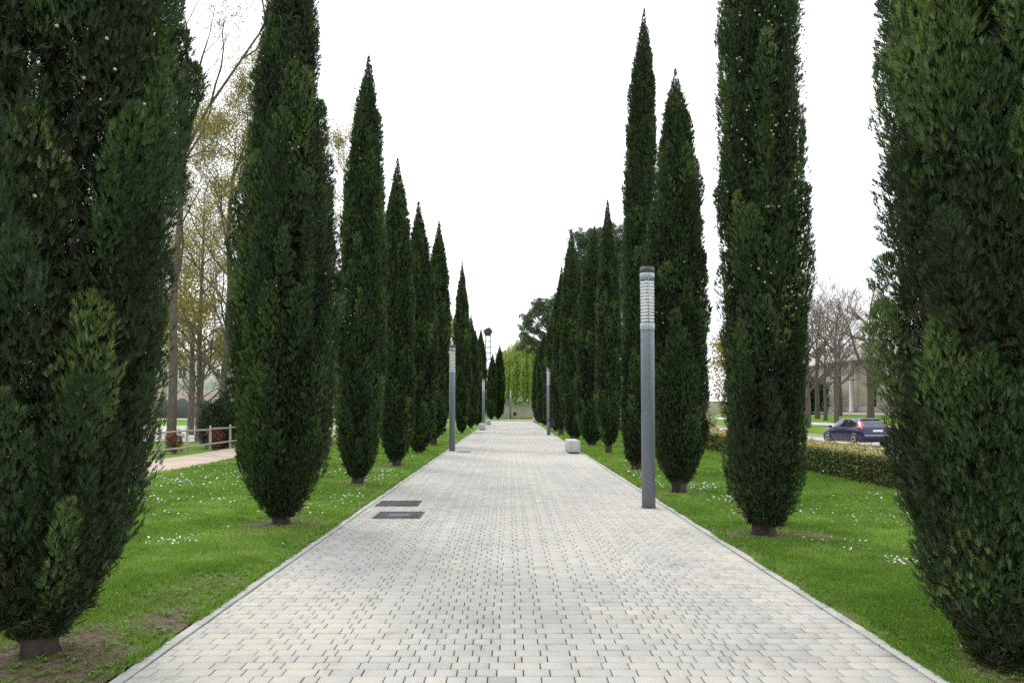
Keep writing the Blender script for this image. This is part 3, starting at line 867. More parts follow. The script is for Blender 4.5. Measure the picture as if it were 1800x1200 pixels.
B = make_cypress((3.55, 27.6), "slender cypress with bare trunk foot, right behind the long concrete bench",
                 generic_prof(9.2, 0.5, 0.3), 42000, 0.125, 0.023, 109, plume_w=0.13, plume_l=0.9, trunk_r=0.11, tone=0.02)
Cc = make_cypress((-3.3, 52.9), "tall thin cypress just right of the left lamp head, overtopping those beyond it",
                  generic_prof(11.8, 0.62, 0.15), 26000, 0.19, 0.036, 110, plume_w=0.16, plume_l=1.1)
def again(src, H0, R0, x, y, H, R, rz, label):
    R *= 1.22 if x > 0 else 1.15
    c = copy_tree(src, (x, y, 0), label, scale=(R / R0, R / R0, H / H0), rotz=rz)
    c.rotation_euler = (math.sin(y * 3.1) * 0.018, math.cos(y * 1.7) * 0.018, rz)
for (src, H0, R0, x, y, H, R, rz, label) in (
    (A, 8.9, .5, -3.25, 27.6, 9.1, .52, 2.0, "fifth cypress of the left row, its tip half hidden by the spire-tipped one"),
    (B, 9.2, .5, -3.28, 33.2, 9.8, .58, 0.9, "sixth cypress of the left row, pointed, directly left of the left lamp post"),
    (B, 9.2, .5, -3.0, 48.0, 4.3, .36, 3.0, "small young cypress right beside the left lamp post, lowest of its row"),
    (Cc, 11.8, .62, -3.1, 61.0, 9.0, .58, 1.2, "cypress next after the tall thin one beyond the left lamp post"),
    (Cc, 11.8, .62, -3.0, 70.0, 8.7, .6, 2.3, "second cypress after the tall thin one beyond the left lamp post"),
    (Cc, 11.8, .62, -3.08, 80.0, 10.0, .6, 3.7, "cypress with sharp tip just left of the lattice tower, last before it"),
    (A, 8.9, .5, -2.55, 105.0, 9.0, .62, 4.0, "left one of the two far cypresses between the lattice tower and the willow"),
    (Cc, 11.8, .62, -1.62, 107.0, 10.4, .8, 5.1, "right and taller one of the two far cypresses between the lattice tower and the willow"),
    (A, 8.9, .5, 3.53, 33.3, 9.6, .56, 0.7, "wide-based cypress just behind the long concrete bench's far end"),
    (A, 8.9, .5, 3.3, 39.0, 10.8, .56, 4.4, "thin-tipped cypress behind the wide-based one near the bench"),
    (B, 9.2, .5, 3.05, 46.0, 10.1, .52, 2.6, "cypress beside the thin-tipped one, a little right of the second right lamp post"),
    (Cc, 11.8, .62, 3.2, 53.0, 9.2, .6, 0.3, "cypress close behind the litter bin of the second right lamp post"),
    (Cc, 11.8, .62, 3.25, 61.0, 9.0, .6, 1.9, "cypress straight behind the head of the second right lamp post"),
    (Cc, 11.8, .62, 3.2, 70.0, 8.6, .62, 4.0, "cypress showing just left of the second right lamp post, below the spreading pine"),
    (Cc, 11.8, .62, 3.1, 80.0, 8.4, .62, 5.5, "farthest cypress of the right row, its edge against the willow"),
):
    again(src, H0, R0, x, y, H, R, rz, label)

# ------------------------------------------------------------------ branching trees
def grow(segs, tips, p, d, L, r0, lvl, r, up=0.25, nch=(3, 5), spread=0.75, maxl=4, ratio=0.62, wob=0.16):
    n = 4 if lvl < 3 else 3
    pts = [p]; rs = [r0]
    for i in range(n):
        d = unit(d + r.normal(0, wob, 3) + np.array([0, 0, up * 0.35]))
        p = p + d * (L / n)
        pts.append(p); rs.append(r0 * (1 - 0.62 * (i + 1) / n))
        segs.append([*pts[-2], *pts[-1], rs[-2], rs[-1]])
        if lvl >= maxl - 1:
            tips.append(p)
    if lvl < maxl:
        k = r.integers(nch[0], nch[1] + 1)
        for j in range(k):
            i = min(n, 1 + int(r.random() * n)) if j else n
            a = r.normal(0, 1, 3); a = unit(a - d * np.dot(a, d))
            dd = unit(d + a * spread * r.uniform(0.6, 1.3))
            grow(segs, tips, pts[i], dd, L * ratio * r.uniform(0.7, 1.15), rs[i] * 0.66, lvl + 1, r, up, nch, spread, maxl, ratio, wob)

def leaf_cloud(tips, k, sp, size, r, asp=0.55):
    T = np.repeat(np.array(tips), k, 0)
    n = len(T)
    P = T + r.normal(0, sp, (n, 3))
    D = unit(r.normal(0, 1, (n, 3))); S = unit(np.cross(D, unit(r.normal(0, 1, (n, 3)))))
    L = size * r.uniform(0.6, 1.3, n)
    V, F = diamonds(P, D, S, L, L * asp, 0.1)
    tone = np.repeat(r.uniform(0.2, 0.8, len(tips)), k) + r.normal(0, 0.2, n)
    return V, F, np.repeat(np.clip(tone, 0, 1), 4)

def polyline_segs(pts, rs):
    return [[*pts[i], *pts[i + 1], rs[i], rs[i + 1]] for i in range(len(pts) - 1)]

def tree_from(name, root_loc, label, cat, group, trunk_pts, trunk_rs, limbs, seed, leafmat, leaf, bark='bark_pale', twigmat='bark_pale', maxl=4, grow_kw=None):
    """trunk polyline, limbs = [(t, dir, L, r)], leaf = (per tip, spread, size) or None"""
    r = rng_(seed)
    root = thing(name, root_loc, label, cat, group)
    tp = np.array(trunk_pts, float)
    segs = polyline_segs(tp, trunk_rs)
    twigs, tips = [], []
    for (t, d, L, rr) in limbs:
        f = t * (len(tp) - 1); i = min(int(f), len(tp) - 2)
        p = tp[i] + (tp[i + 1] - tp[i]) * (f - i)
        grow(twigs, tips, p, unit(np.array(d, float)), L, rr, 1, r, maxl=maxl, **(grow_kw or {}))
    big = [s for s in twigs if s[6] > 0.02]
    small = [s[:6] + [max(s[6], 0.006), max(s[7], 0.004)] for s in twigs if s[6] <= 0.02]
    mb = MB(); mb.tubes(segs, 10)
    if big: mb.tubes(big, 6)
    if leaf and small: mb.tubes(small, 4)
    mb.build("trunk", M[bark], root, smooth=True)
    if leaf:
        V, F, v = leaf_cloud(tips, leaf[0], leaf[1], leaf[2], r)
        mesh_np("crown", V, F, M[leafmat], root, {"v": v})
    else:
        S = np.array(small); S[:, 6:] = np.maximum(S[:, 6:], 0.007)
        mb = MB(); mb.tubes(S, 4); mb.build("crown", M[twigmat], root)
    return root

def ring_limbs(n, t0, t1, el, L, rr, r):
    out = []
    for i in range(n):
        a = i * 2.4 + r.uniform(-0.4, 0.4)
        t = t0 + (t1 - t0) * i / max(1, n - 1)
        e = el * r.uniform(0.75, 1.25)
        out.append((t, (math.cos(a), math.sin(a), e), L * (1 - 0.45 * i / n) * r.uniform(0.8, 1.2), rr * (1 - 0.4 * i / n)))
    return out

r0_ = rng_(61)
# poplars behind the fence on the left
tree_from("poplar_tree", (-13.2, 30.0, -0.06), "tall poplar with stout straight trunk behind the small red shrub and timber fence",
          "tree", "young-leaved trees beyond the timber fence",
          [(0, 0, 0), (0.05, 0, 3), (0.0, 0, 6), (0.15, 0.1, 9), (0.3, 0.1, 11.8), (1.2, 0.0, 13.5), (3.2, 0.1, 16.6), (4.2, 0.1, 18.6)],
          [0.19, 0.155, 0.135, 0.11, 0.085, 0.055, 0.04, 0.02],
          ring_limbs(9, 0.3, 0.98, 1.4, 3.6, 0.06, r0_) + [(0.5, (-0.5, 0, 1.6), 4.5, 0.08), (0.56, (0.2, 0.3, 1.8), 5.5, 0.08), (0.56, (-0.2, -0.3, 1.8), 6.0, 0.08)],
          62, 'poplar', (3, 0.16, 0.075), maxl=5, grow_kw=dict(up=0.35, spread=0.7, nch=(2, 4)))
tree_from("poplar_tree", (-12.3, 33.0, -0.06), "yellow-leaved tree with bare top beside the dark shrub at the fence",
          "tree", "young-leaved trees beyond the timber fence",
          [(0, 0, 0), (-0.05, 0, 2), (0.1, 0, 4.5), (0.2, 0, 7), (0.1, 0, 9.5), (0.25, 0, 11.6), (0.9, 0, 13.4), (1.4, 0, 15)],
          [0.15, 0.13, 0.12, 0.1, 0.085, 0.07, 0.045, 0.02],
          ring_limbs(26, 0.14, 0.78, 1.2, 3.8, 0.05, r0_) + ring_limbs(6, 0.78, 1.0, 1.6, 1.8, 0.03, r0_),
          63, 'poplar', (7, 0.2, 0.07), maxl=5, grow_kw=dict(up=0.3, spread=0.8, nch=(2, 4)))
tree_from("young_tree", (-14.4, 36.0, -0.06), "thin young bare-branched tree behind the middle of the timber fence", "tree", "young-leaved trees beyond the timber fence",
          [(0, 0, 0), (0.02, 0, 1.2), (-0.03, 0, 2.4), (0.05, 0, 3.6), (0.1, 0, 5.0)], [0.09, 0.075, 0.06, 0.045, 0.02],
          ring_limbs(10, 0.2, 0.95, 1.1, 2.4, 0.03, r0_), 64, 'poplar', (1, 0.15, 0.07))
tree_from("poplar_tree", (-11.3, 52.0, -0.06), "tall sparse poplar showing between the second and third left cypresses", "tree", "young-leaved trees beyond the timber fence",
          [(0, 0, 0), (0.05, 0, 4), (0.0, 0, 8), (0.1, 0.1, 12), (0.0, 0.1, 16), (0.1, 0, 18.5)], [0.2, 0.18, 0.15, 0.12, 0.07, 0.02],
          ring_limbs(14, 0.3, 1.0, 1.8, 3.2, 0.05, r0_), 65, 'poplar', (4, 0.22, 0.11), grow_kw=dict(up=0.4, spread=0.6))
tree_from("poplar_tree", (-7.2, 102.0, -0.06), "far yellow-leaved tree directly above the left lamp post", "tree", "young-leaved trees beyond the timber fence",
          [(0, 0, 0), (0.05, 0, 4), (0.0, 0, 8), (0.0, 0, 11)], [0.2, 0.16, 0.12, 0.04],
          ring_limbs(10, 0.35, 1.0, 1.5, 3.0, 0.06, r0_), 66, 'poplar', (8, 0.35, 0.22), maxl=3)
far_spots = [(-19.5, 47, 9.0, "yellowish many-twigged tree on the near edge of the pale gravel"), (-26, 76, 8.5, "brownish tree beyond the pale gravel, left of the young bare tree"), (-33, 88, 9.5, "broad tree in front of the far arcaded building"),
             (-22, 92, 8.0, "tree beyond the gravel, seen right of the young bare tree"), (-42, 96, 10.0, "tree before the left end of the far arcaded building"),
             (-29, 118, 11.0, "tree at the right end of the far arcaded building")]
for i, (x, y, h, lb) in enumerate(far_spots):
    tree_from("leafy_tree", (x, y, -0.06), lb, "tree", "trees around the far building",
              [(0, 0, 0), (0.05, 0, h * 0.3), (0.0, 0.1, h * 0.6), (0.1, 0, h * 0.85)], [0.22, 0.18, 0.12, 0.04],
              ring_limbs(11, 0.35, 1.0, 0.9, h * 0.32, 0.07, r0_), 70 + i, 'greentree' if i % 2 else 'poplar', (7, 0.35, 0.2), maxl=3)

# bare trees on the grass bank right of the road
bare = []
def bare_tree(x, y, h, rr, seed, label, fork=0.28):
    return tree_from("bare_tree", (x, y, float(np.interp(x, PX, PZ)) - 0.05), label, "tree", "bare trees on the grass bank",
                     [(0, 0, 0), (0.03, 0, h * fork * 0.5), (0.0, 0.05, h * fork), (0.05, 0.1, h * 0.5), (0.1, 0.0, h * 0.72)],
                     [rr, rr * 0.86, rr * 0.78, rr * 0.45, rr * 0.15],
                     ring_limbs(8, 0.48, 0.98, 1.05, h * 0.36, rr * 0.5, rng_(seed)), seed, None, None, 'bark_pale', 'twig', maxl=5,
                     grow_kw=dict(up=0.22, nch=(3, 4), spread=0.7, ratio=0.66, wob=0.14))
bare_tree(25.9, 61.0, 10.5, 0.2, 81, "bare tree whose short trunk forks low above the blue car's bonnet")
bare_tree(29.8, 63.5, 12.0, 0.3, 82, "largest bare tree with thick trunk rising behind the blue car's roof")
bare_tree(22.9, 59.0, 10.0, 0.22, 83, "bare dark-trunked tree at the right edge of the cone-dotted cypress")
bare_tree(28.4, 71.0, 11.0, 0.24, 84, "bare tree behind the dark-trunked one, near the pale building wall")
bare_tree(33.5, 78.0, 11.5, 0.2, 85, "bare slim tree close in front of the pale building wall")
bare_tree(27.3, 66.5, 9.5, 0.17, 87, "bare slender tree between the low-forking tree and the thickest bare tree")
bare_tree(31.6, 73.5, 11.0, 0.2, 88, "bare tree in front of the pale building's white column")
tree_from("thin_sapling", (24.2, 57.0, 0.2), "thin pale-stemmed sapling in front of the low-forking bare tree", "tree", None,
          [(0, 0, 0), (0.03, 0, 1.5), (-0.05, 0, 3.0), (0.1, 0, 5.0)], [0.06, 0.05, 0.04, 0.015],
          ring_limbs(7, 0.5, 1.0, 1.2, 1.6, 0.02, r0_), 86, None, None, 'bark_pale', 'twig', maxl=3)
for i, (x, y, h, lb) in enumerate([(37.0, 97.0, 13.0, "tall dark conifer behind the bare trees"), (21.0, 73.0, 9.0, "yellow-green tree showing in the gap left of the cone-dotted cypress")]):
    tree_from("leafy_tree", (x, y, float(np.interp(x, PX, PZ)) - 0.05), lb, "tree", None,
              [(0, 0, 0), (0.05, 0, h * 0.3), (0.0, 0.1, h * 0.6), (0.1, 0, h * 0.9)], [0.22, 0.18, 0.12, 0.04],
              ring_limbs(16, 0.12, 1.0, 0.5 if i == 0 else 0.9, h * 0.26, 0.06, r0_), 90 + i, 'shrub' if i == 0 else 'poplar', (8, 0.3, 0.22), maxl=3)

# pines behind the right row
def pine(x, y, h, clumps, seed, label):
    r = rng_(seed)
    root = thing("pine_tree", (x, y, -0.06), label, "pine tree", "pines behind the right row")
    segs = polyline_segs([(0, 0, 0), (0.1, 0, h * 0.3), (0.0, 0.1, h * 0.6), (0.15, 0, h * 0.92)], [0.28, 0.23, 0.17, 0.05])
    P, D, v = [], [], []
    for (cx, cy, cz, cr) in clumps:
        segs.append([0.05, 0, max(cz - 1.6, h * 0.25), cx, cy, cz, 0.07, 0.025])
        nt = int(46 * cr * cr) + 14
        t = r.normal(0, 1, (nt, 3)); t = unit(t) * (r.random((nt, 1)) ** 0.45) * cr
        t[:, 2] *= 0.6
        tuft = np.array([cx, cy, cz]) + t
        k = 34
        T = np.repeat(tuft, k, 0)
        d = unit(r.normal(0, 1, (nt * k, 3)) + np.array([0, 0, 0.5]) + np.repeat(unit(t), k, 0) * 0.5)
        P.append(T + d * 0.03); D.append(d)
        v.append(np.clip(np.repeat(r.uniform(0.2, 0.8, nt), k) + r.normal(0, 0.12, nt * k), 0, 1))
    P, D, v = np.concatenate(P), np.concatenate(D), np.concatenate(v)
    S = unit(np.cross(D, unit(r.normal(0, 1, P.shape))))
    V, F = diamonds(P, D, S, r.uniform(0.2, 0.38, len(P)), r.uniform(0.02, 0.035, len(P)))
    mesh_np("crown", V, F, M['pine'], root, {"v": np.repeat(v, 4)})
    mb = MB(); mb.tubes(segs, 7); mb.build("trunk", M['bark_pale'], root, smooth=True)
def pine_clumps(n, rx, z0, z1, cr, seed, bias=(0, 0)):
    r = rng_(seed)
    out = []
    for i in range(n):
        f = i / (n - 1)
        z = z0 + (z1 - z0) * f
        a = i * 2.4
        q = rx * math.sqrt(max(0.05, 1 - ((f - 0.35) / 0.75) ** 2)) * r.uniform(0.55, 1.0)
        out.append((math.cos(a) * q + bias[0], math.sin(a) * q + bias[1], z, cr * r.uniform(0.8, 1.25)))
    return out
pine(4.9, 100.0, 15.4, pine_clumps(60, 3.8, 9.0, 15.4, 0.74, 31), 32, "spreading pine leaning out over the willow at the end of the right row")
pine(6.9, 62.0, 16.2, pine_clumps(54, 2.4, 6.0, 16.0, 0.85, 33), 34, "pine whose rounded top shows behind the thin-tipped right cypresses")
pine(7.4, 49.0, 13.3, pine_clumps(40, 1.9, 5.0, 13.2, 0.75, 35), 36, "pine crown filling the gap behind the cypress next to the bench")
pine(6.8, 84.0, 14.5, pine_clumps(44, 2.4, 7.0, 14.5, 0.8, 37), 38, "pine behind the far cypresses, right of the spreading pine")

# weeping willow behind the far wall
def willow(x, y, seed, label, H=13.0, R=4.6):
    r = rng_(seed)
    root = thing("willow_tree", (x, y, -0.06), label, "willow")
    segs, tips = polyline_segs([(0, 0, 0), (0.1, 0, 2.5), (0.3, 0.1, 4.5), (0.2, 0, 8), (0.5, 0, 11)], [0.4, 0.33, 0.26, 0.16, 0.05]), []
    P, D, v = [], [], []
    ns = 900
    for i in range(ns):
        a = r.uniform(0, 2 * np.pi); q = math.sqrt(r.random())
        rx = R * q * r.uniform(0.85, 1.08)
        zt = H * (1 - 0.42 * q ** 2.2) * r.uniform(0.88, 1.0)
        bx, by = math.cos(a) * rx, math.sin(a) * rx
        segs.append([0.3, 0, zt * 0.62, bx * 0.8, by * 0.8, zt, 0.05, 0.015]) if i % 6 == 0 else None
        zl = r.uniform(1.7, 3.3) + 0.8 * (1 - q)
        zl = max(zl, zt - r.uniform(4.0, 10.5))
        m = int((zt - zl) * 13)
        tt = np.linspace(0, 1, m)
        sw = r.normal(0, 0.12, 2)
        px = bx * (1 + 0.1 * np.sin(tt * 1.6)) + sw[0] * tt + r.normal(0, 0.07, m)
        py = by * (1 + 0.1 * np.sin(tt * 1.6)) + sw[1] * tt + r.normal(0, 0.07, m)
        pz = zt + (zl - zt) * tt
        P.append(np.stack([px, py, pz], -1))
        D.append(unit(np.stack([r.normal(0, 0.45, m), r.normal(0, 0.45, m), -np.ones(m)], -1)))
        v.append(np.clip(r.uniform(0.15, 0.85) + r.normal(0, 0.15, m), 0, 1))
    P, D, v = np.concatenate(P), np.concatenate(D), np.concatenate(v)
    S = unit(np.cross(D, unit(r.normal(0, 1, P.shape))))
    V, F = diamonds(P, D, S, r.uniform(0.22, 0.42, len(P)), r.uniform(0.05, 0.1, len(P)))
    mesh_np("crown", V, F, M['willow'], root, {"v": np.repeat(v, 4)})
    mb = MB(); mb.tubes(segs, 7); mb.build("trunk", M['bark_pale'], root, smooth=True)
willow(2.2, 118.5, 45, "bright yellow-green weeping willow hanging over the far concrete wall", 12.8, 4.6)
tree_from("golden_tree", (-15.6, 38.5, -0.06), "broad tree with dense golden spring leaves between the stout poplar and the dark shrub", "tree", "young-leaved trees beyond the timber fence",
          [(0, 0, 0), (0.05, 0, 2.5), (0.0, 0, 5.5), (0.1, 0, 9), (0.15, 0, 12.5)], [0.16, 0.13, 0.11, 0.07, 0.02],
          ring_limbs(24, 0.16, 1.0, 1.0, 3.8, 0.05, r0_), 68, 'poplar', (7, 0.2, 0.075), maxl=5, grow_kw=dict(up=0.25, spread=0.8, nch=(2, 4)))
tree_from("leafy_tree", (-1.0, 135.0, -0.06), "pale grey-green tree just left of the weeping willow", "tree", None,
          [(0, 0, 0), (0.05, 0, 3), (0.0, 0, 6), (0.0, 0, 9.5)], [0.2, 0.16, 0.12, 0.04],
          ring_limbs(12, 0.3, 1.0, 1.0, 2.6, 0.06, r0_), 96, 'greentree', (8, 0.35, 0.25), maxl=3)

# ------------------------------------------------------------------ hedge and shrubs
def build_hedge():
    root = thing("clipped_hedge", (7.7, 6.0, -0.02), "low clipped hedge with yellowish leaf tips, running between the right lawn and the road", "hedge")
    r = rng_(55)
    W, H, LEN = 1.45, 0.66, 50.0
    n = 170000
    Y = 1 / (1 / 12.0 + r.random(n) * (1 / 56.0 - 1 / 12.0)) - 6.0
    u = r.random(n)
    top = u < 0.42
    back = u > 0.9
    X = np.where(top, r.uniform(0.0, W, n), np.where(back, W - r.random(n) * 0.1, r.random(n) ** 1.4 * 0.13))
    lump = (fnoise(Y * 1.4, X * 1.4, 81) - 0.5)
    Z = np.where(top, H - r.random(n) ** 1.5 * 0.12 + lump * 0.09, r.uniform(0.03, H, n))
    X = X + np.where(top, 0, lump * 0.12) + np.where(top | back, 0, 0.03 * (0.3 - Z))
    spr = top & (r.random(n) < 0.05)
    Z = Z + spr * r.uniform(0, 0.12, n)
    P = np.stack([X, Y, Z], -1)
    nrm = np.where(top[:, None], np.array([[0, 0, 1.0]]), np.where(back[:, None], np.array([[1.0, 0, 0.2]]), np.array([[-1.0, 0, 0.25]])))
    D = unit(nrm * 0.6 + r.normal(0, 0.6, (n, 3)) + np.array([0, 0, 0.35]))
    S = unit(np.cross(D, unit(r.normal(0, 1, (n, 3)))))
    sc = np.clip((Y + 6) / 16, 0.9, 2.5)
    L = r.uniform(0.04, 0.068, n) * sc
    V, F = diamonds(P, D, S, L, L * 0.52, 0.12)
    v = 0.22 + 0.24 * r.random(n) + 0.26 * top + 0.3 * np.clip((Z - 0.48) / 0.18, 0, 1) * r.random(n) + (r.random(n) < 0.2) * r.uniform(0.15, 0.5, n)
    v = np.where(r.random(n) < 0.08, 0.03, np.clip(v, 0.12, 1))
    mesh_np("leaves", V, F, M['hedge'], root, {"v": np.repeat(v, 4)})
    mb = MB(); mb.box((W / 2 + 0.01, LEN / 2 + 3, H / 2 - 0.06), (W - 0.2, LEN - 6, H - 0.14))
    mb.build("twig_core", M['hedge_core'], root)
build_hedge()

def shrub(name, loc, rx, rz, n, size, mats, seed, label, cat, group=None):
    """rounded bush of leaves on several thin stems; mats = [(material, share, z range)]"""
    r = rng_(seed)
    root = thing(name, loc, label, cat, group)
    segs = []
    for i in range(14):
        a = r.uniform(0, 6.28); q = r.uniform(0.2, 0.8) * rx
        segs.append([r.normal(0, 0.04), r.normal(0, 0.04), 0, math.cos(a) * q, math.sin(a) * q, rz * r.uniform(0.8, 1.7), 0.02, 0.006])
    mb = MB(); mb.tubes(segs, 5); mb.build("stems", M['bark_pale'], root)
    for (mat, k, z0, z1, pname) in mats:
        t = unit(r.normal(0, 1, (k, 3))) * (r.random((k, 1)) ** 0.3)
        bump = 1 + 0.22 * np.sin(t[:, 0] * 5 + 1) * np.cos(t[:, 2] * 6) + 0.1 * r.normal(0, 1, k)
        P = t * bump[:, None] * np.array([rx, rx, rz]) + np.array([0, 0, rz])
        P = P[(P[:, 2] > z0) & (P[:, 2] < z1)]
        D = unit(unit(P - np.array([0, 0, rz])) * 0.6 + r.normal(0, 0.6, P.shape))
        S = unit(np.cross(D, unit(r.normal(0, 1, P.shape))))
        L = size * r.uniform(0.6, 1.3, len(P))
        V, F = diamonds(P, D, S, L, L * 0.5, 0.1)
        mesh_np(pname, V, F, M[mat], root, {"v": np.repeat(r.random(len(P)), 4)})
shrub("red_shrub", (-12.5, 28.7, -0.06), 0.32, 0.45, 0, 0.07, [('redleaf', 1500, 0.1, 2, "foliage")], 201, "small dark red shrub at the foot of the stout poplar behind the fence", "shrub")
shrub("evergreen_shrub", (-12.2, 32.6, -0.06), 0.85, 1.02, 0, 0.1, [('shrub', 14000, 0.05, 3, "foliage")], 202,
      "large dark green round shrub behind the timber fence, next to the second left cypress", "shrub")
shrub("red_shrub", (-12.0, 31.4, -0.06), 0.36, 0.46, 0, 0.07, [('redleaf', 1300, 0.1, 2, "foliage")], 203, "red-leaved shrub in front of the large dark round shrub at the fence", "shrub")
shrub("evergreen_shrub", (33.0, 84.0, 0.9), 1.8, 1.9, 0, 0.22, [('shrub', 9000, 0.05, 5, "foliage")], 205,
      "dark evergreen shrub against the left part of the pale building's wall", "shrub")
shrub("evergreen_shrub", (10.6, 42.0, -0.3), 0.7, 0.9, 0, 0.1, [('hedge', 4000, 0.05, 3, "foliage")], 204, "yellowish shrub beyond the hedge in the gap left of the cone-dotted cypress", "shrub")

# ------------------------------------------------------------------ timber fence
fence = thing("timber_fence", (-11.45, 18.9, -0.03), "rustic two-rail timber fence along the dirt path on the left", "fence")
rf = rng_(71)
ys = np.arange(0, 13) * 2.1
px_ = rf.normal(0, 0.02, len(ys))
for i, y in enumerate(ys):
    mb = MB(); mb.lathe([(0.05, -0.2), (0.048, 0.0), (0.046, 0.95), (0.038, 0.985), (0.01, 0.995)], 12, (px_[i], y, 0))
    mb.build("post", M['timber'], fence, smooth=True)
    if i < len(ys) - 1:
        for z in (0.86, 0.3):
            mb = MB(); mb.tubes([[px_[i] + 0.05, y - 0.04, z + rf.normal(0, 0.012), px_[i + 1] + 0.05, ys[i + 1] - 0.04, z + rf.normal(0, 0.012), 0.034, 0.031]], 10)
            mb.build("rail", M['timber'], fence, smooth=True)

# ------------------------------------------------------------------ lamp posts
def make_lamp(loc, label):
    root = thing("lamp_post", loc, label, "lamp post", "cylindrical lamp posts along the path")
    root.scale = (0.93, 0.93, 1.0)
    mb = MB(); mb.lathe([(0.122, 0.0), (0.122, 2.955), (0.118, 2.965)], 40); mb.build("pole", M['pole'], root, smooth=False)
    mb = MB(); mb.lathe([(0.135, 0.0), (0.135, 0.012), (0.1225, 0.014)], 32); mb.build("base_flange", M['pole_cap'], root)
    mb = MB(); mb.lathe([(0.128, 2.966), (0.131, 2.97), (0.131, 3.075), (0.126, 3.085)], 40); mb.build("collar", M['lamp_ring'], root)
    mb = MB()
    for k in range(13):
        z = 3.125 + k * 0.054
        mb.lathe([(0.09, z + 0.018), (0.117, z + 0.012), (0.121, z + 0.005), (0.121, z - 0.012), (0.118, z - 0.013), (0.112, z + 0.003), (0.09, z + 0.012), (0.09, z + 0.018)], 32, cap=False)
    mb.build("louvre", M['louvre'], root, smooth=False)
    mb = MB(); mb.lathe([(0.016, 3.08), (0.016, 3.84)], 16); mb.build("lamp_tube", M['lamp_ring'], root, smooth=True)
    mb = MB(); mb.lathe([(0.1265, 3.085), (0.1265, 3.845)], 40, cap=False); mb.build("clear_cover", M['tube'], root, smooth=True)
    for a in (0.0, math.pi / 2, math.pi, -math.pi / 2):
        mb = MB(); mb.box((math.cos(a + 0.02) * 0.121, math.sin(a + 0.02) * 0.121, 3.465), (0.012, 0.012, 0.76), a)
        mb.build("rib", M['lamp_ring'], root)
    mb = MB(); mb.lathe([(0.126, 3.845), (0.131, 3.85), (0.131, 3.925), (0.128, 3.93)], 40); mb.build("top_ring", M['lamp_ring'], root)
    mb = MB(); mb.lathe([(0.128, 3.931), (0.129, 4.02), (0.12, 4.03), (0.02, 4.035)], 40); mb.build("cap", M['pole_cap'], root)
    for (a, z) in ((-1.35, 2.87), (1.7, 2.87)):
        mb = MB(); mb.lathe([(0.009, -0.004), (0.009, 0.004)], 8, (math.cos(a) * 0.122, math.sin(a) * 0.122, z))
        mb.build("screw", M['pole_cap'], root)
    return root
lamp = make_lamp((2.32, 12.9, 0), "tall grey cylindrical lamp post nearest the camera, on the right edge of the path")
copy_tree(lamp, (-2.2, 29.4, 0), "larger of the two grey lamp posts on the left edge of the path", rotz=0.7)
copy_tree(lamp, (2.33, 46.0, 0), "grey lamp post with dark litter bin hung on it, beyond the concrete bench", rotz=1.9)
copy_tree(lamp, (-2.2, 64.5, 0), "small far lamp post on the left edge of the path above the concrete blocks", rotz=2.9)
copy_tree(lamp, (0.1, 105.0, 0), "farthest lamp post with brownish pole before the concrete wall at the path's end", rotz=4.0)

def litter_bin(loc, label, own_post, rz=0.0):
    root = thing("litter_bin", loc, label, "litter bin", None, rz)
    z = 0.5
    mb = MB(); mb.lathe([(0.14, z), (0.17, z + 0.02), (0.19, z + 0.46), (0.2, z + 0.48), (0.185, z + 0.485), (0.165, z + 0.06), (0.05, z + 0.05)], 24)
    mb.build("bucket", M['bin'], root, smooth=False)
    mb = MB()
    if own_post:
        mb.lathe([(0.035, 0), (0.035, 1.1), (0.0, 1.12)], 12, (-0.23, 0, 0))
        mb.box((-0.2, 0, z + 0.4), (0.06, 0.05, 0.05))
        mb.build("post", M['bin'], root)
    else:
        mb.lathe([(0.126, z + 0.36), (0.13, z + 0.36), (0.13, z + 0.43), (0.126, z + 0.43), (0.126, z + 0.36)], 28, (-0.34, 0, 0), cap=False)
        mb.box((-0.2, 0, z + 0.395), (0.06, 0.1, 0.06))
        mb.build("bracket", M['bin'], root)
litter_bin((2.67, 46.0, 0), "dark litter bin strapped to the second lamp post on the right", False)
litter_bin((0.72, 103.0, 0), "small black litter bin on its own post beside the farthest lamp post", True)

# ------------------------------------------------------------------ concrete benches
def make_bench(loc, label, length=1.9):
    root = thing("concrete_bench", loc, label, "bench", "concrete block benches along the path")
    mb = MB(); mb.box((0, 0, 0.255), (0.42, length, 0.4), 0, 0.014); mb.build("seat", M['concrete'], root)
    mb = MB(); mb.box((0, 0, 0.026), (0.34, length - 0.1, 0.056)); mb.build("plinth", M['joint'], root)
    return root
bench = make_bench((2.33, 28.65, 0), "pale concrete block bench on the right edge of the path, largest of the benches")
copy_tree(bench, (-2.02, 56.5, 0), "nearer of the two small concrete blocks on the left edge of the path")
copy_tree(bench, (-2.0, 73.0, 0), "farther of the two small concrete blocks on the left edge of the path")
copy_tree(bench, (2.75, 84.0, 0), "tiny far concrete block bench at the foot of the farthest right cypress")

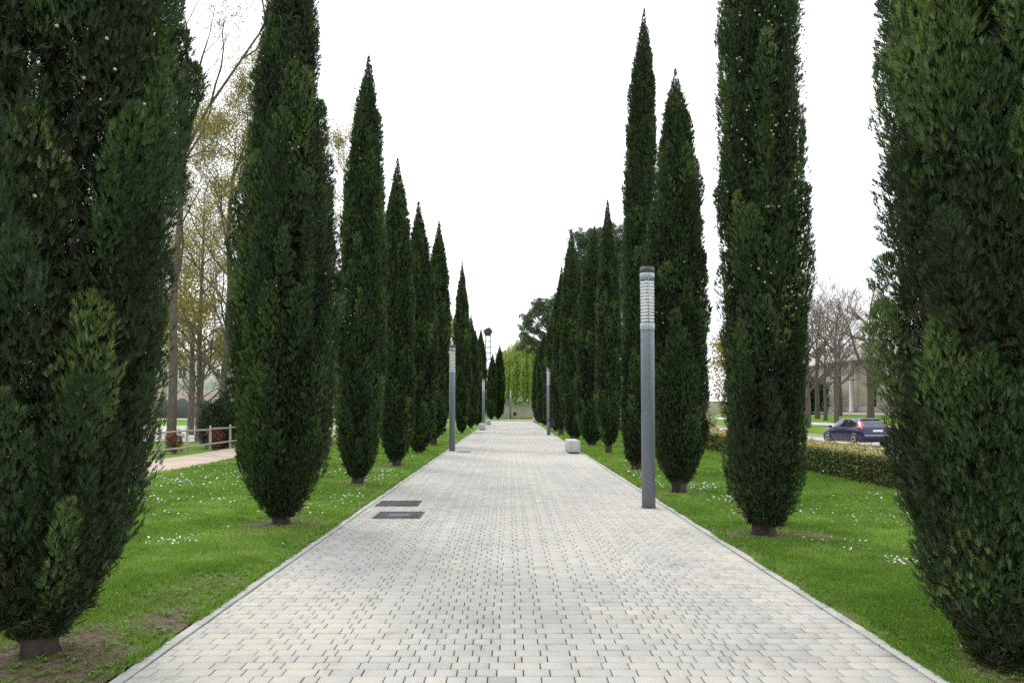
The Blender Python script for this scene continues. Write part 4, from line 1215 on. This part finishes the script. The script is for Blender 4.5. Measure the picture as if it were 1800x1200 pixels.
# ------------------------------------------------------------------ manhole covers
def make_cover(cx, cy, w, l, emblem, label):
    root = thing("manhole_cover", (cx, cy, 0), label, "manhole cover", "dark iron covers in the paving")
    mb = MB()
    t = 0.03
    for (x, y, sx, sy) in ((0, l / 2 - t / 2, w, t), (0, -l / 2 + t / 2, w, t), (w / 2 - t / 2, 0, t, l - 2 * t), (-w / 2 + t / 2, 0, t, l - 2 * t)):
        mb.box((x, y, -0.012), (sx, sy, 0.034))
    mb.build("frame", M['iron'], root)
    mb = MB(); mb.box((0, 0, -0.014), (w - 2 * t - 0.012, l - 2 * t - 0.012, 0.03))
    nx, ny = int(w / 0.05), int(l / 0.05)
    for i in range(nx):
        for j in range(ny):
            x, y = (i - (nx - 1) / 2) * 0.046, (j - (ny - 1) / 2) * 0.046
            if emblem and abs(x) < 0.2 and abs(y) < 0.1:
                continue
            mb.box((x, y, 0.0015), (0.028, 0.012, 0.005), 0.785 if (i + j) % 2 else -0.785)
    pl = mb.build("plate", M['iron'], root)
    if emblem:                                            # worn raised maker's flourish in the middle
        mb = MB()
        for (x, y, sx, sy, rz) in ((-0.13, 0.0, 0.02, 0.13, -0.4), (-0.08, -0.02, 0.06, 0.02, 0.5), (0.0, -0.015, 0.1, 0.022, -0.1), (0.07, 0.0, 0.06, 0.018, 0.0),
                                   (0.13, 0.02, 0.018, 0.09, -0.5), (0.1, 0.05, 0.05, 0.014, 0.2), (-0.06, 0.045, 0.07, 0.012, 0.0)):
            mb.box((x, y, 0.0035), (sx, sy, 0.007), rz)
        mb.build("emblem", M['iron_worn'], root)
    return root
LB = ["dark square iron cover in the paving, farther of the two by the left kerb", "dark square iron cover with worn emblem, nearest of the covers in the paving",
      "small iron cover at the foot of the left lamp post", "far dark iron cover in the paving before the nearer left concrete block"]
for (c, lb, e) in zip(COVERS, LB, (False, True, False, False)):
    make_cover(*c, e, lb)

# ------------------------------------------------------------------ far wall, tower with nest
wall = thing("concrete_wall", (0, 115.5, 0), "plain beige concrete wall closing the view at the end of the path", "wall")
mb = MB()
for x in np.arange(-40, 60, 2.5):
    mb.box((x + 1.25, 0, 1.22), (2.485, 0.22, 2.44), 0, 0.01)
mb.build("panel", M['wall'], wall)
mb = MB(); mb.box((10, 0, 2.49), (100, 0.3, 0.1), 0, 0.01); mb.build("coping", M['kerb'], wall)

tower = thing("lattice_tower", (-3.75, 132.0, -0.06), "slim dark steel lattice tower behind the left cypresses, carrying a stork nest", "tower")
HT = 14.0
def tw(z): return 0.72 - 0.32 * z / HT
legs = []
for sx in (-1, 1):
    for sy in (-1, 1):
        mb = MB(); mb.tubes([[sx * tw(0), sy * tw(0), 0, sx * tw(HT), sy * tw(HT), HT, 0.07, 0.06]], 4); mb.build("leg", M['steel'], tower)
seg = []
NB = 14
for k in range(NB):
    z0, z1 = HT * k / NB, HT * (k + 1) / NB
    for i in range(4):
        c0 = [(-1, -1), (1, -1), (1, 1), (-1, 1)][i]; c1 = [(-1, -1), (1, -1), (1, 1), (-1, 1)][(i + 1) % 4]
        seg.append([c0[0] * tw(z0), c0[1] * tw(z0), z0, c1[0] * tw(z1), c1[1] * tw(z1), z1, 0.03, 0.03])
        seg.append([c0[0] * tw(z1), c0[1] * tw(z1), z1, c1[0] * tw(z1), c1[1] * tw(z1), z1, 0.04, 0.04])
mb = MB(); mb.tubes(seg, 4); mb.build("bracing", M['steel'], tower)
mb = MB(); mb.box((0, 0, HT + 0.08), (1.1, 1.1, 0.1)); mb.build("platform", M['steel'], tower)
r = rng_(91)
n = 2600
t = unit(r.normal(0, 1, (n, 3))) * (r.random((n, 1)) ** 0.35)
P = t * np.array([0.72, 0.72, 0.66])
P[:, 2] += 0.06 * np.sin(P[:, 0] * 5)
D = unit(r.normal(0, 1, (n, 3)) * np.array([1, 1, 0.35]))
S = unit(np.cross(D, unit(r.normal(0, 1, (n, 3)))))
V, F = diamonds(P - D * 0.2, D, S, r.uniform(0.3, 0.6, n), np.full(n, 0.05))
tag(mesh_np("stork_nest", V, F, M['sticks'], None, {"v": np.repeat(r.random(n), 4)}, loc=(-3.75, 132.0, HT + 0.62)),
    "large brown stick nest sitting on top of the lattice tower", "nest")

# ------------------------------------------------------------------ buildings
def window_on(parent, c, w, h, axis):
    """framed window standing on a wall facing -X (axis 'x') or -Y (axis 'y')"""
    def bx(mb, a, z, sa, sz, depth, proud):
        if axis == 'x': mb.box((c[0] - proud, c[1] + a, c[2] + z), (depth, sa, sz))
        else: mb.box((c[0] + a, c[1] - proud, c[2] + z), (sa, depth, sz))
    mb = MB()
    for (a, z, sa, sz) in ((0, h / 2, w + 0.2, 0.1), (0, -h / 2, w + 0.3, 0.12), (-w / 2, 0, 0.1, h - 0.1), (w / 2, 0, 0.1, h - 0.1), (0, 0, 0.06, h - 0.1)):
        bx(mb, a, z, sa, sz, 0.12, 0.063)
    f = mb.build("window", M['white'], parent)
    mb = MB(); bx(mb, 0, 0, w - 0.05, h - 0.05, 0.05, 0.028); mb.build("pane", M['glass_dark'], f)

bld = thing("pale_building", (36.0, 60.0, 1.05), "pale beige building with stone plinth and corner column behind the bare trees", "building")
mb = MB(); mb.box((6, 25, 2.9), (12, 60, 5.0)); mb.build("facade", M['facade'], bld)
mb = MB(); mb.box((5.95, 25, 0.2), (12.3, 60.3, 0.9), 0, 0.01); mb.build("plinth", M['plinth'], bld)
mb = MB(); mb.box((6, 25, 5.65), (14.2, 62, 0.5), 0, 0.02); mb.build("cornice", M['white'], bld)
mb = MB()
mb.add([(-1.1, -6, 5.9), (13.1, -6, 5.9), (13.1, 56, 5.9), (-1.1, 56, 5.9), (6, -3, 8.2), (6, 53, 8.2)], [[0, 3, 5, 4], [1, 4, 5, 2]])
mb.add([(-1.1, -6, 5.9), (13.1, -6, 5.9), (6, -3, 8.2), (-1.1, 56, 5.9), (13.1, 56, 5.9), (6, 53, 8.2)], [[0, 1, 2], [4, 3, 5]])
mb.build("roof", M['roof'], bld)
for y in (19.5, 38, -4.6):
    mb = MB(); mb.lathe([(0.3, 0.0), (0.3, 0.25), (0.24, 0.3), (0.22, 4.95), (0.3, 5.1), (0.3, 5.39)], 24, (-0.6, y, 0.02)); mb.build("column", M['column'], bld)
for y in (0, 6, 12, 30, 44, 50):
    window_on(bld, (0, y, 3.3), 1.6, 1.9, 'x')
mb = MB(); mb.box((-0.05, 16.2, 1.75), (0.1, 1.5, 2.2)); dr = mb.build("door", M['cartrim'], bld)

blf = thing("arcaded_building", (-46.0, 122.0, -0.06), "far pinkish building with arched ground floor and white upper band beyond the gravel", "building")
mb = MB(); mb.box((0, 6, 2.2), (34, 12, 4.4)); mb.build("ground_floor", M['brick'], blf)
mb = MB(); mb.box((0, 6, 7.0), (33.9, 11.9, 5.2)); mb.build("upper_floor", M['white'], blf)
mb = MB(); mb.box((0, 6, 9.85), (35, 13, 0.5)); mb.build("roof", M['roof'], blf)
for x in np.arange(-15, 16, 3.0):
    a = np.linspace(0, math.pi, 13)
    pts = [(-0.95, 0.0), (0.95, 0.0)] + [(0.95 * math.cos(t), 2.1 + 0.95 * math.sin(t)) for t in a]
    V = [(x + p[0], -0.06, p[1] + 0.05) for p in pts] + [(x + p[0], 0.3, p[1] + 0.05) for p in pts]
    k = len(pts)
    mb = MB(); mb.add(V, [list(range(k))]); mb.add(V, [[i, i + k, (i + 1) % k + k, (i + 1) % k] for i in range(k)])
    mb.build("arch_shade_panel", M['glass_dark'], blf)  # solid dark panel on the wall, standing in for the shaded opening
    window_on(blf, (x, 0.05, 7.0), 1.2, 1.6, 'y')

# ------------------------------------------------------------------ car
def build_car(loc, label):
    root = thing("parked_car", loc, label, "car", None, math.radians(6))
    # stations: y, z_bottom, z_belt, z_top, half width low, half width belt, half width top
    st = np.array([
        (-2.06, .42, .60, .66, .70, .66, .55), (-2.03, .32, .80, .86, .78, .76, .66), (-1.95, .27, .93, .99, .82, .80, .68), (-1.80, .24, .96, 1.06, .84, .82, .66),
        (-1.62, .22, .96, 1.22, .845, .825, .62), (-1.42, .22, .955, 1.36, .85, .83, .60), (-1.15, .21, .95, 1.415, .85, .835, .60), (-.6, .2, .94, 1.44, .85, .84, .61),
        (-.1, .2, .925, 1.445, .85, .84, .61), (.35, .2, .91, 1.40, .85, .84, .59), (.75, .2, .90, 1.22, .85, .835, .62), (1.10, .2, .885, .99, .85, .82, .66),
        (1.45, .21, .83, .92, .85, .79, .64), (1.80, .23, .74, .82, .82, .73, .58), (2.0, .28, .62, .70, .74, .66, .5), (2.08, .36, .52, .58, .62, .55, .4)])
    ys = np.concatenate([np.linspace(a, b, 4, endpoint=False) for a, b in zip(st[:-1, 0], st[1:, 0])] + [[st[-1, 0]]])
    c = [np.interp(ys, st[:, 0], st[:, k]) for k in range(1, 7)]
    def sec(i):
        zb, zl, zt, wl, wb, wt = [q[i] for q in c]
        half = [(0, zb), (wl * .86, zb), (wl * .97, zb + .07), (wl, zb + (zl - zb) * .45), (wl * .995, zb + (zl - zb) * .75), (wb, zl),
                (wb + (wt - wb) * .5, zl + (zt - zl) * .47), (wt, zt - (zt - zl) * .1), (wt * .8, zt - .005), (0, zt + .012)]
        return half
    n = len(ys)
    rows = []
    for i in range(n):
        h = sec(i)
        rows.append([(x, ys[i], z) for x, z in h] + [(-x, ys[i], z) for x, z in h[-2:0:-1]])
    k = len(rows[0])
    V = np.array(rows).reshape(-1, 3)
    F = [[i * k + j, i * k + (j + 1) % k, (i + 1) * k + (j + 1) % k, (i + 1) * k + j] for i in range(n - 1) for j in range(k)]
    mb = MB(); mb.add(V, F)
    mb.F.setdefault(k, []).append(np.array([list(range(k))[::-1], [(n - 1) * k + j for j in range(k)]]))
    body = mb.build("body", M['carpaint'], root, smooth=True)
    def surf(y, t):           # point of the side glass line: t 0 belt .. 1 roof edge
        zl, zt, wb, wt = [np.interp(y, ys, q) for q in (c[1], c[2], c[4], c[5])]
        z = zl + (zt - zl) * (0.06 + 0.80 * t)
        f = (z - zl) / max(zt - zl, 1e-3)
        x = wb + (wt - wb) * (f / .47 * .5 if f < .47 else .5 + (f - .47) / .43 * .5)
        return x, z
    def side_glass(y0, y1, t0a, t1a, t0b, t1b, sgn):
        V, N = [], 8
        for i in range(N + 1):
            y = y0 + (y1 - y0) * i / N
            for t in np.linspace(t0a + (t0b - t0a) * i / N, t1a + (t1b - t1a) * i / N, 4):
                x, z = surf(y, t)
                V.append((sgn * (x + .006), y, z))
        F = [[i * 4 + j, i * 4 + j + 1, (i + 1) * 4 + j + 1, (i + 1) * 4 + j] for i in range(N) for j in range(3)]
        mb = MB(); mb.add(V, F)
        return mb
    for s in (-1, 1):
        side_glass(-1.3, -.62, .12, .55, .02, 1, s).build("side_window", M['carglass'], root, smooth=True)
        side_glass(-.54, .38, .02, 1, .02, .96, s).build("side_window", M['carglass'], root, smooth=True)
        side_glass(.42, .92, .02, .9, .02, .2, s).build("side_window", M['carglass'], root, smooth=True)
    def cross_glass(ya, yb, inset, name):
        V, N = [], 6
        for i in range(N + 1):
            y = ya + (yb - ya) * i / N
            zt, wt = np.interp(y, ys, c[2]), np.interp(y, ys, c[5])
            for u in np.linspace(-1, 1, 9):
                V.append((u * wt * inset, y, zt + .016 - .012 * u * u))
        F = [[i * 9 + j, i * 9 + j + 1, (i + 1) * 9 + j + 1, (i + 1) * 9 + j] for i in range(N) for j in range(8)]
        mb = MB(); mb.add(V, F); return mb.build(name, M['carglass'], root, smooth=True)
    cross_glass(-1.86, -1.46, .9, "rear_window")
    cross_glass(.42, 1.04, .9, "windscreen")
    for s in (-1, 1):
        V, N = [], 6                                      # tall tail lamp wrapped on the rear pillar
        for i in range(N + 1):
            y = -1.84 + .34 * i / N
            zl, zt, wb, wt = [np.interp(y, ys, q) for q in (c[1], c[2], c[4], c[5])]
            for f, xw in ((.0, wb), (.47, (wb + wt) / 2), (.9, wt), (1.0, wt * .86)):
                V.append((s * (xw + .008), y - .006, zl + (zt - zl) * f + .006))
        F = [[i * 4 + j, i * 4 + j + 1, (i + 1) * 4 + j + 1, (i + 1) * 4 + j] for i in range(N) for j in range(3)]
        mb = MB(); mb.add(V, F); mb.build("tail_lamp", M['taillight'], root, smooth=True)
        mb = MB(); mb.box((s * .97, .78, .97), (.17, .12, .13), 0, .03); mb.build("wing_mirror", M['carpaint'], root)
        for y in (-1.28, 1.28):
            mb = MB()
            prof = [(.2, -.085), (.29, -.085), (.315, -.06), (.315, .06), (.29, .085), (.2, .085)]
            P = []
            mb.lathe(prof, 28)
            Vv = np.concatenate(mb.V); Vv = np.stack([Vv[:, 2] + s * .79, Vv[:, 0] + y, Vv[:, 1] + .315], -1); mb.V = [Vv]
            w = mb.build("wheel", M['rubber'], root, smooth=False)
            mb = MB()
            mb.lathe([(.205, .05), (.205, .088), (.18, .09), (.16, .07), (.05, .075), (.045, .088), (.0, .09)], 24)
            Vv = np.concatenate(mb.V); Vv = np.stack([(Vv[:, 2]) * s + s * .79, Vv[:, 0] + y, Vv[:, 1] + .315], -1); mb.V = [Vv]
            mb.build("rim", M['alloy'], w)
            mb = MB(); mb.lathe([(.37, .0), (.37, .02)], 28)
            Vv = np.concatenate(mb.V); Vv = np.stack([Vv[:, 2] * s + s * .836, Vv[:, 0] + y, np.maximum(Vv[:, 1] + .33, .2)], -1); mb.V = [Vv]
            mb.build("wheel_well_shade", M['cartrim'], root)  # black disc on the body in place of the shaded wheel well
        mb = MB(); mb.box((s * .856, 0, .5), (.03, 1.7, .06), 0, .01); mb.build("rub_strip", M['cartrim'], root)
    mb = MB(); mb.box((0, -2.0, .5), (1.5, .22, .26), 0, .06); bp = mb.build("rear_bumper", M['carpaint'], root)
    mb = MB(); mb.box((0, -2.105, .585), (1.5, .03, .05), 0, .012); mb.build("bumper_highlight", M['cargray'], bp)  # highlight line of the bumper, built as a pale strip
    mb = MB(); mb.box((0, -2.02, .8), (.52, .05, .12), 0, .006); mb.build("number_plate", M['plate'], root)
    mb = MB(); mb.box((0, -1.4, 1.385), (1.0, .16, .03), 0, .012); mb.build("rear_spoiler", M['carpaint'], root)
    return root
build_car((18.15, 40.4, -0.326), "dark blue hatchback with tall red tail lamps parked on the road beyond the hedge")
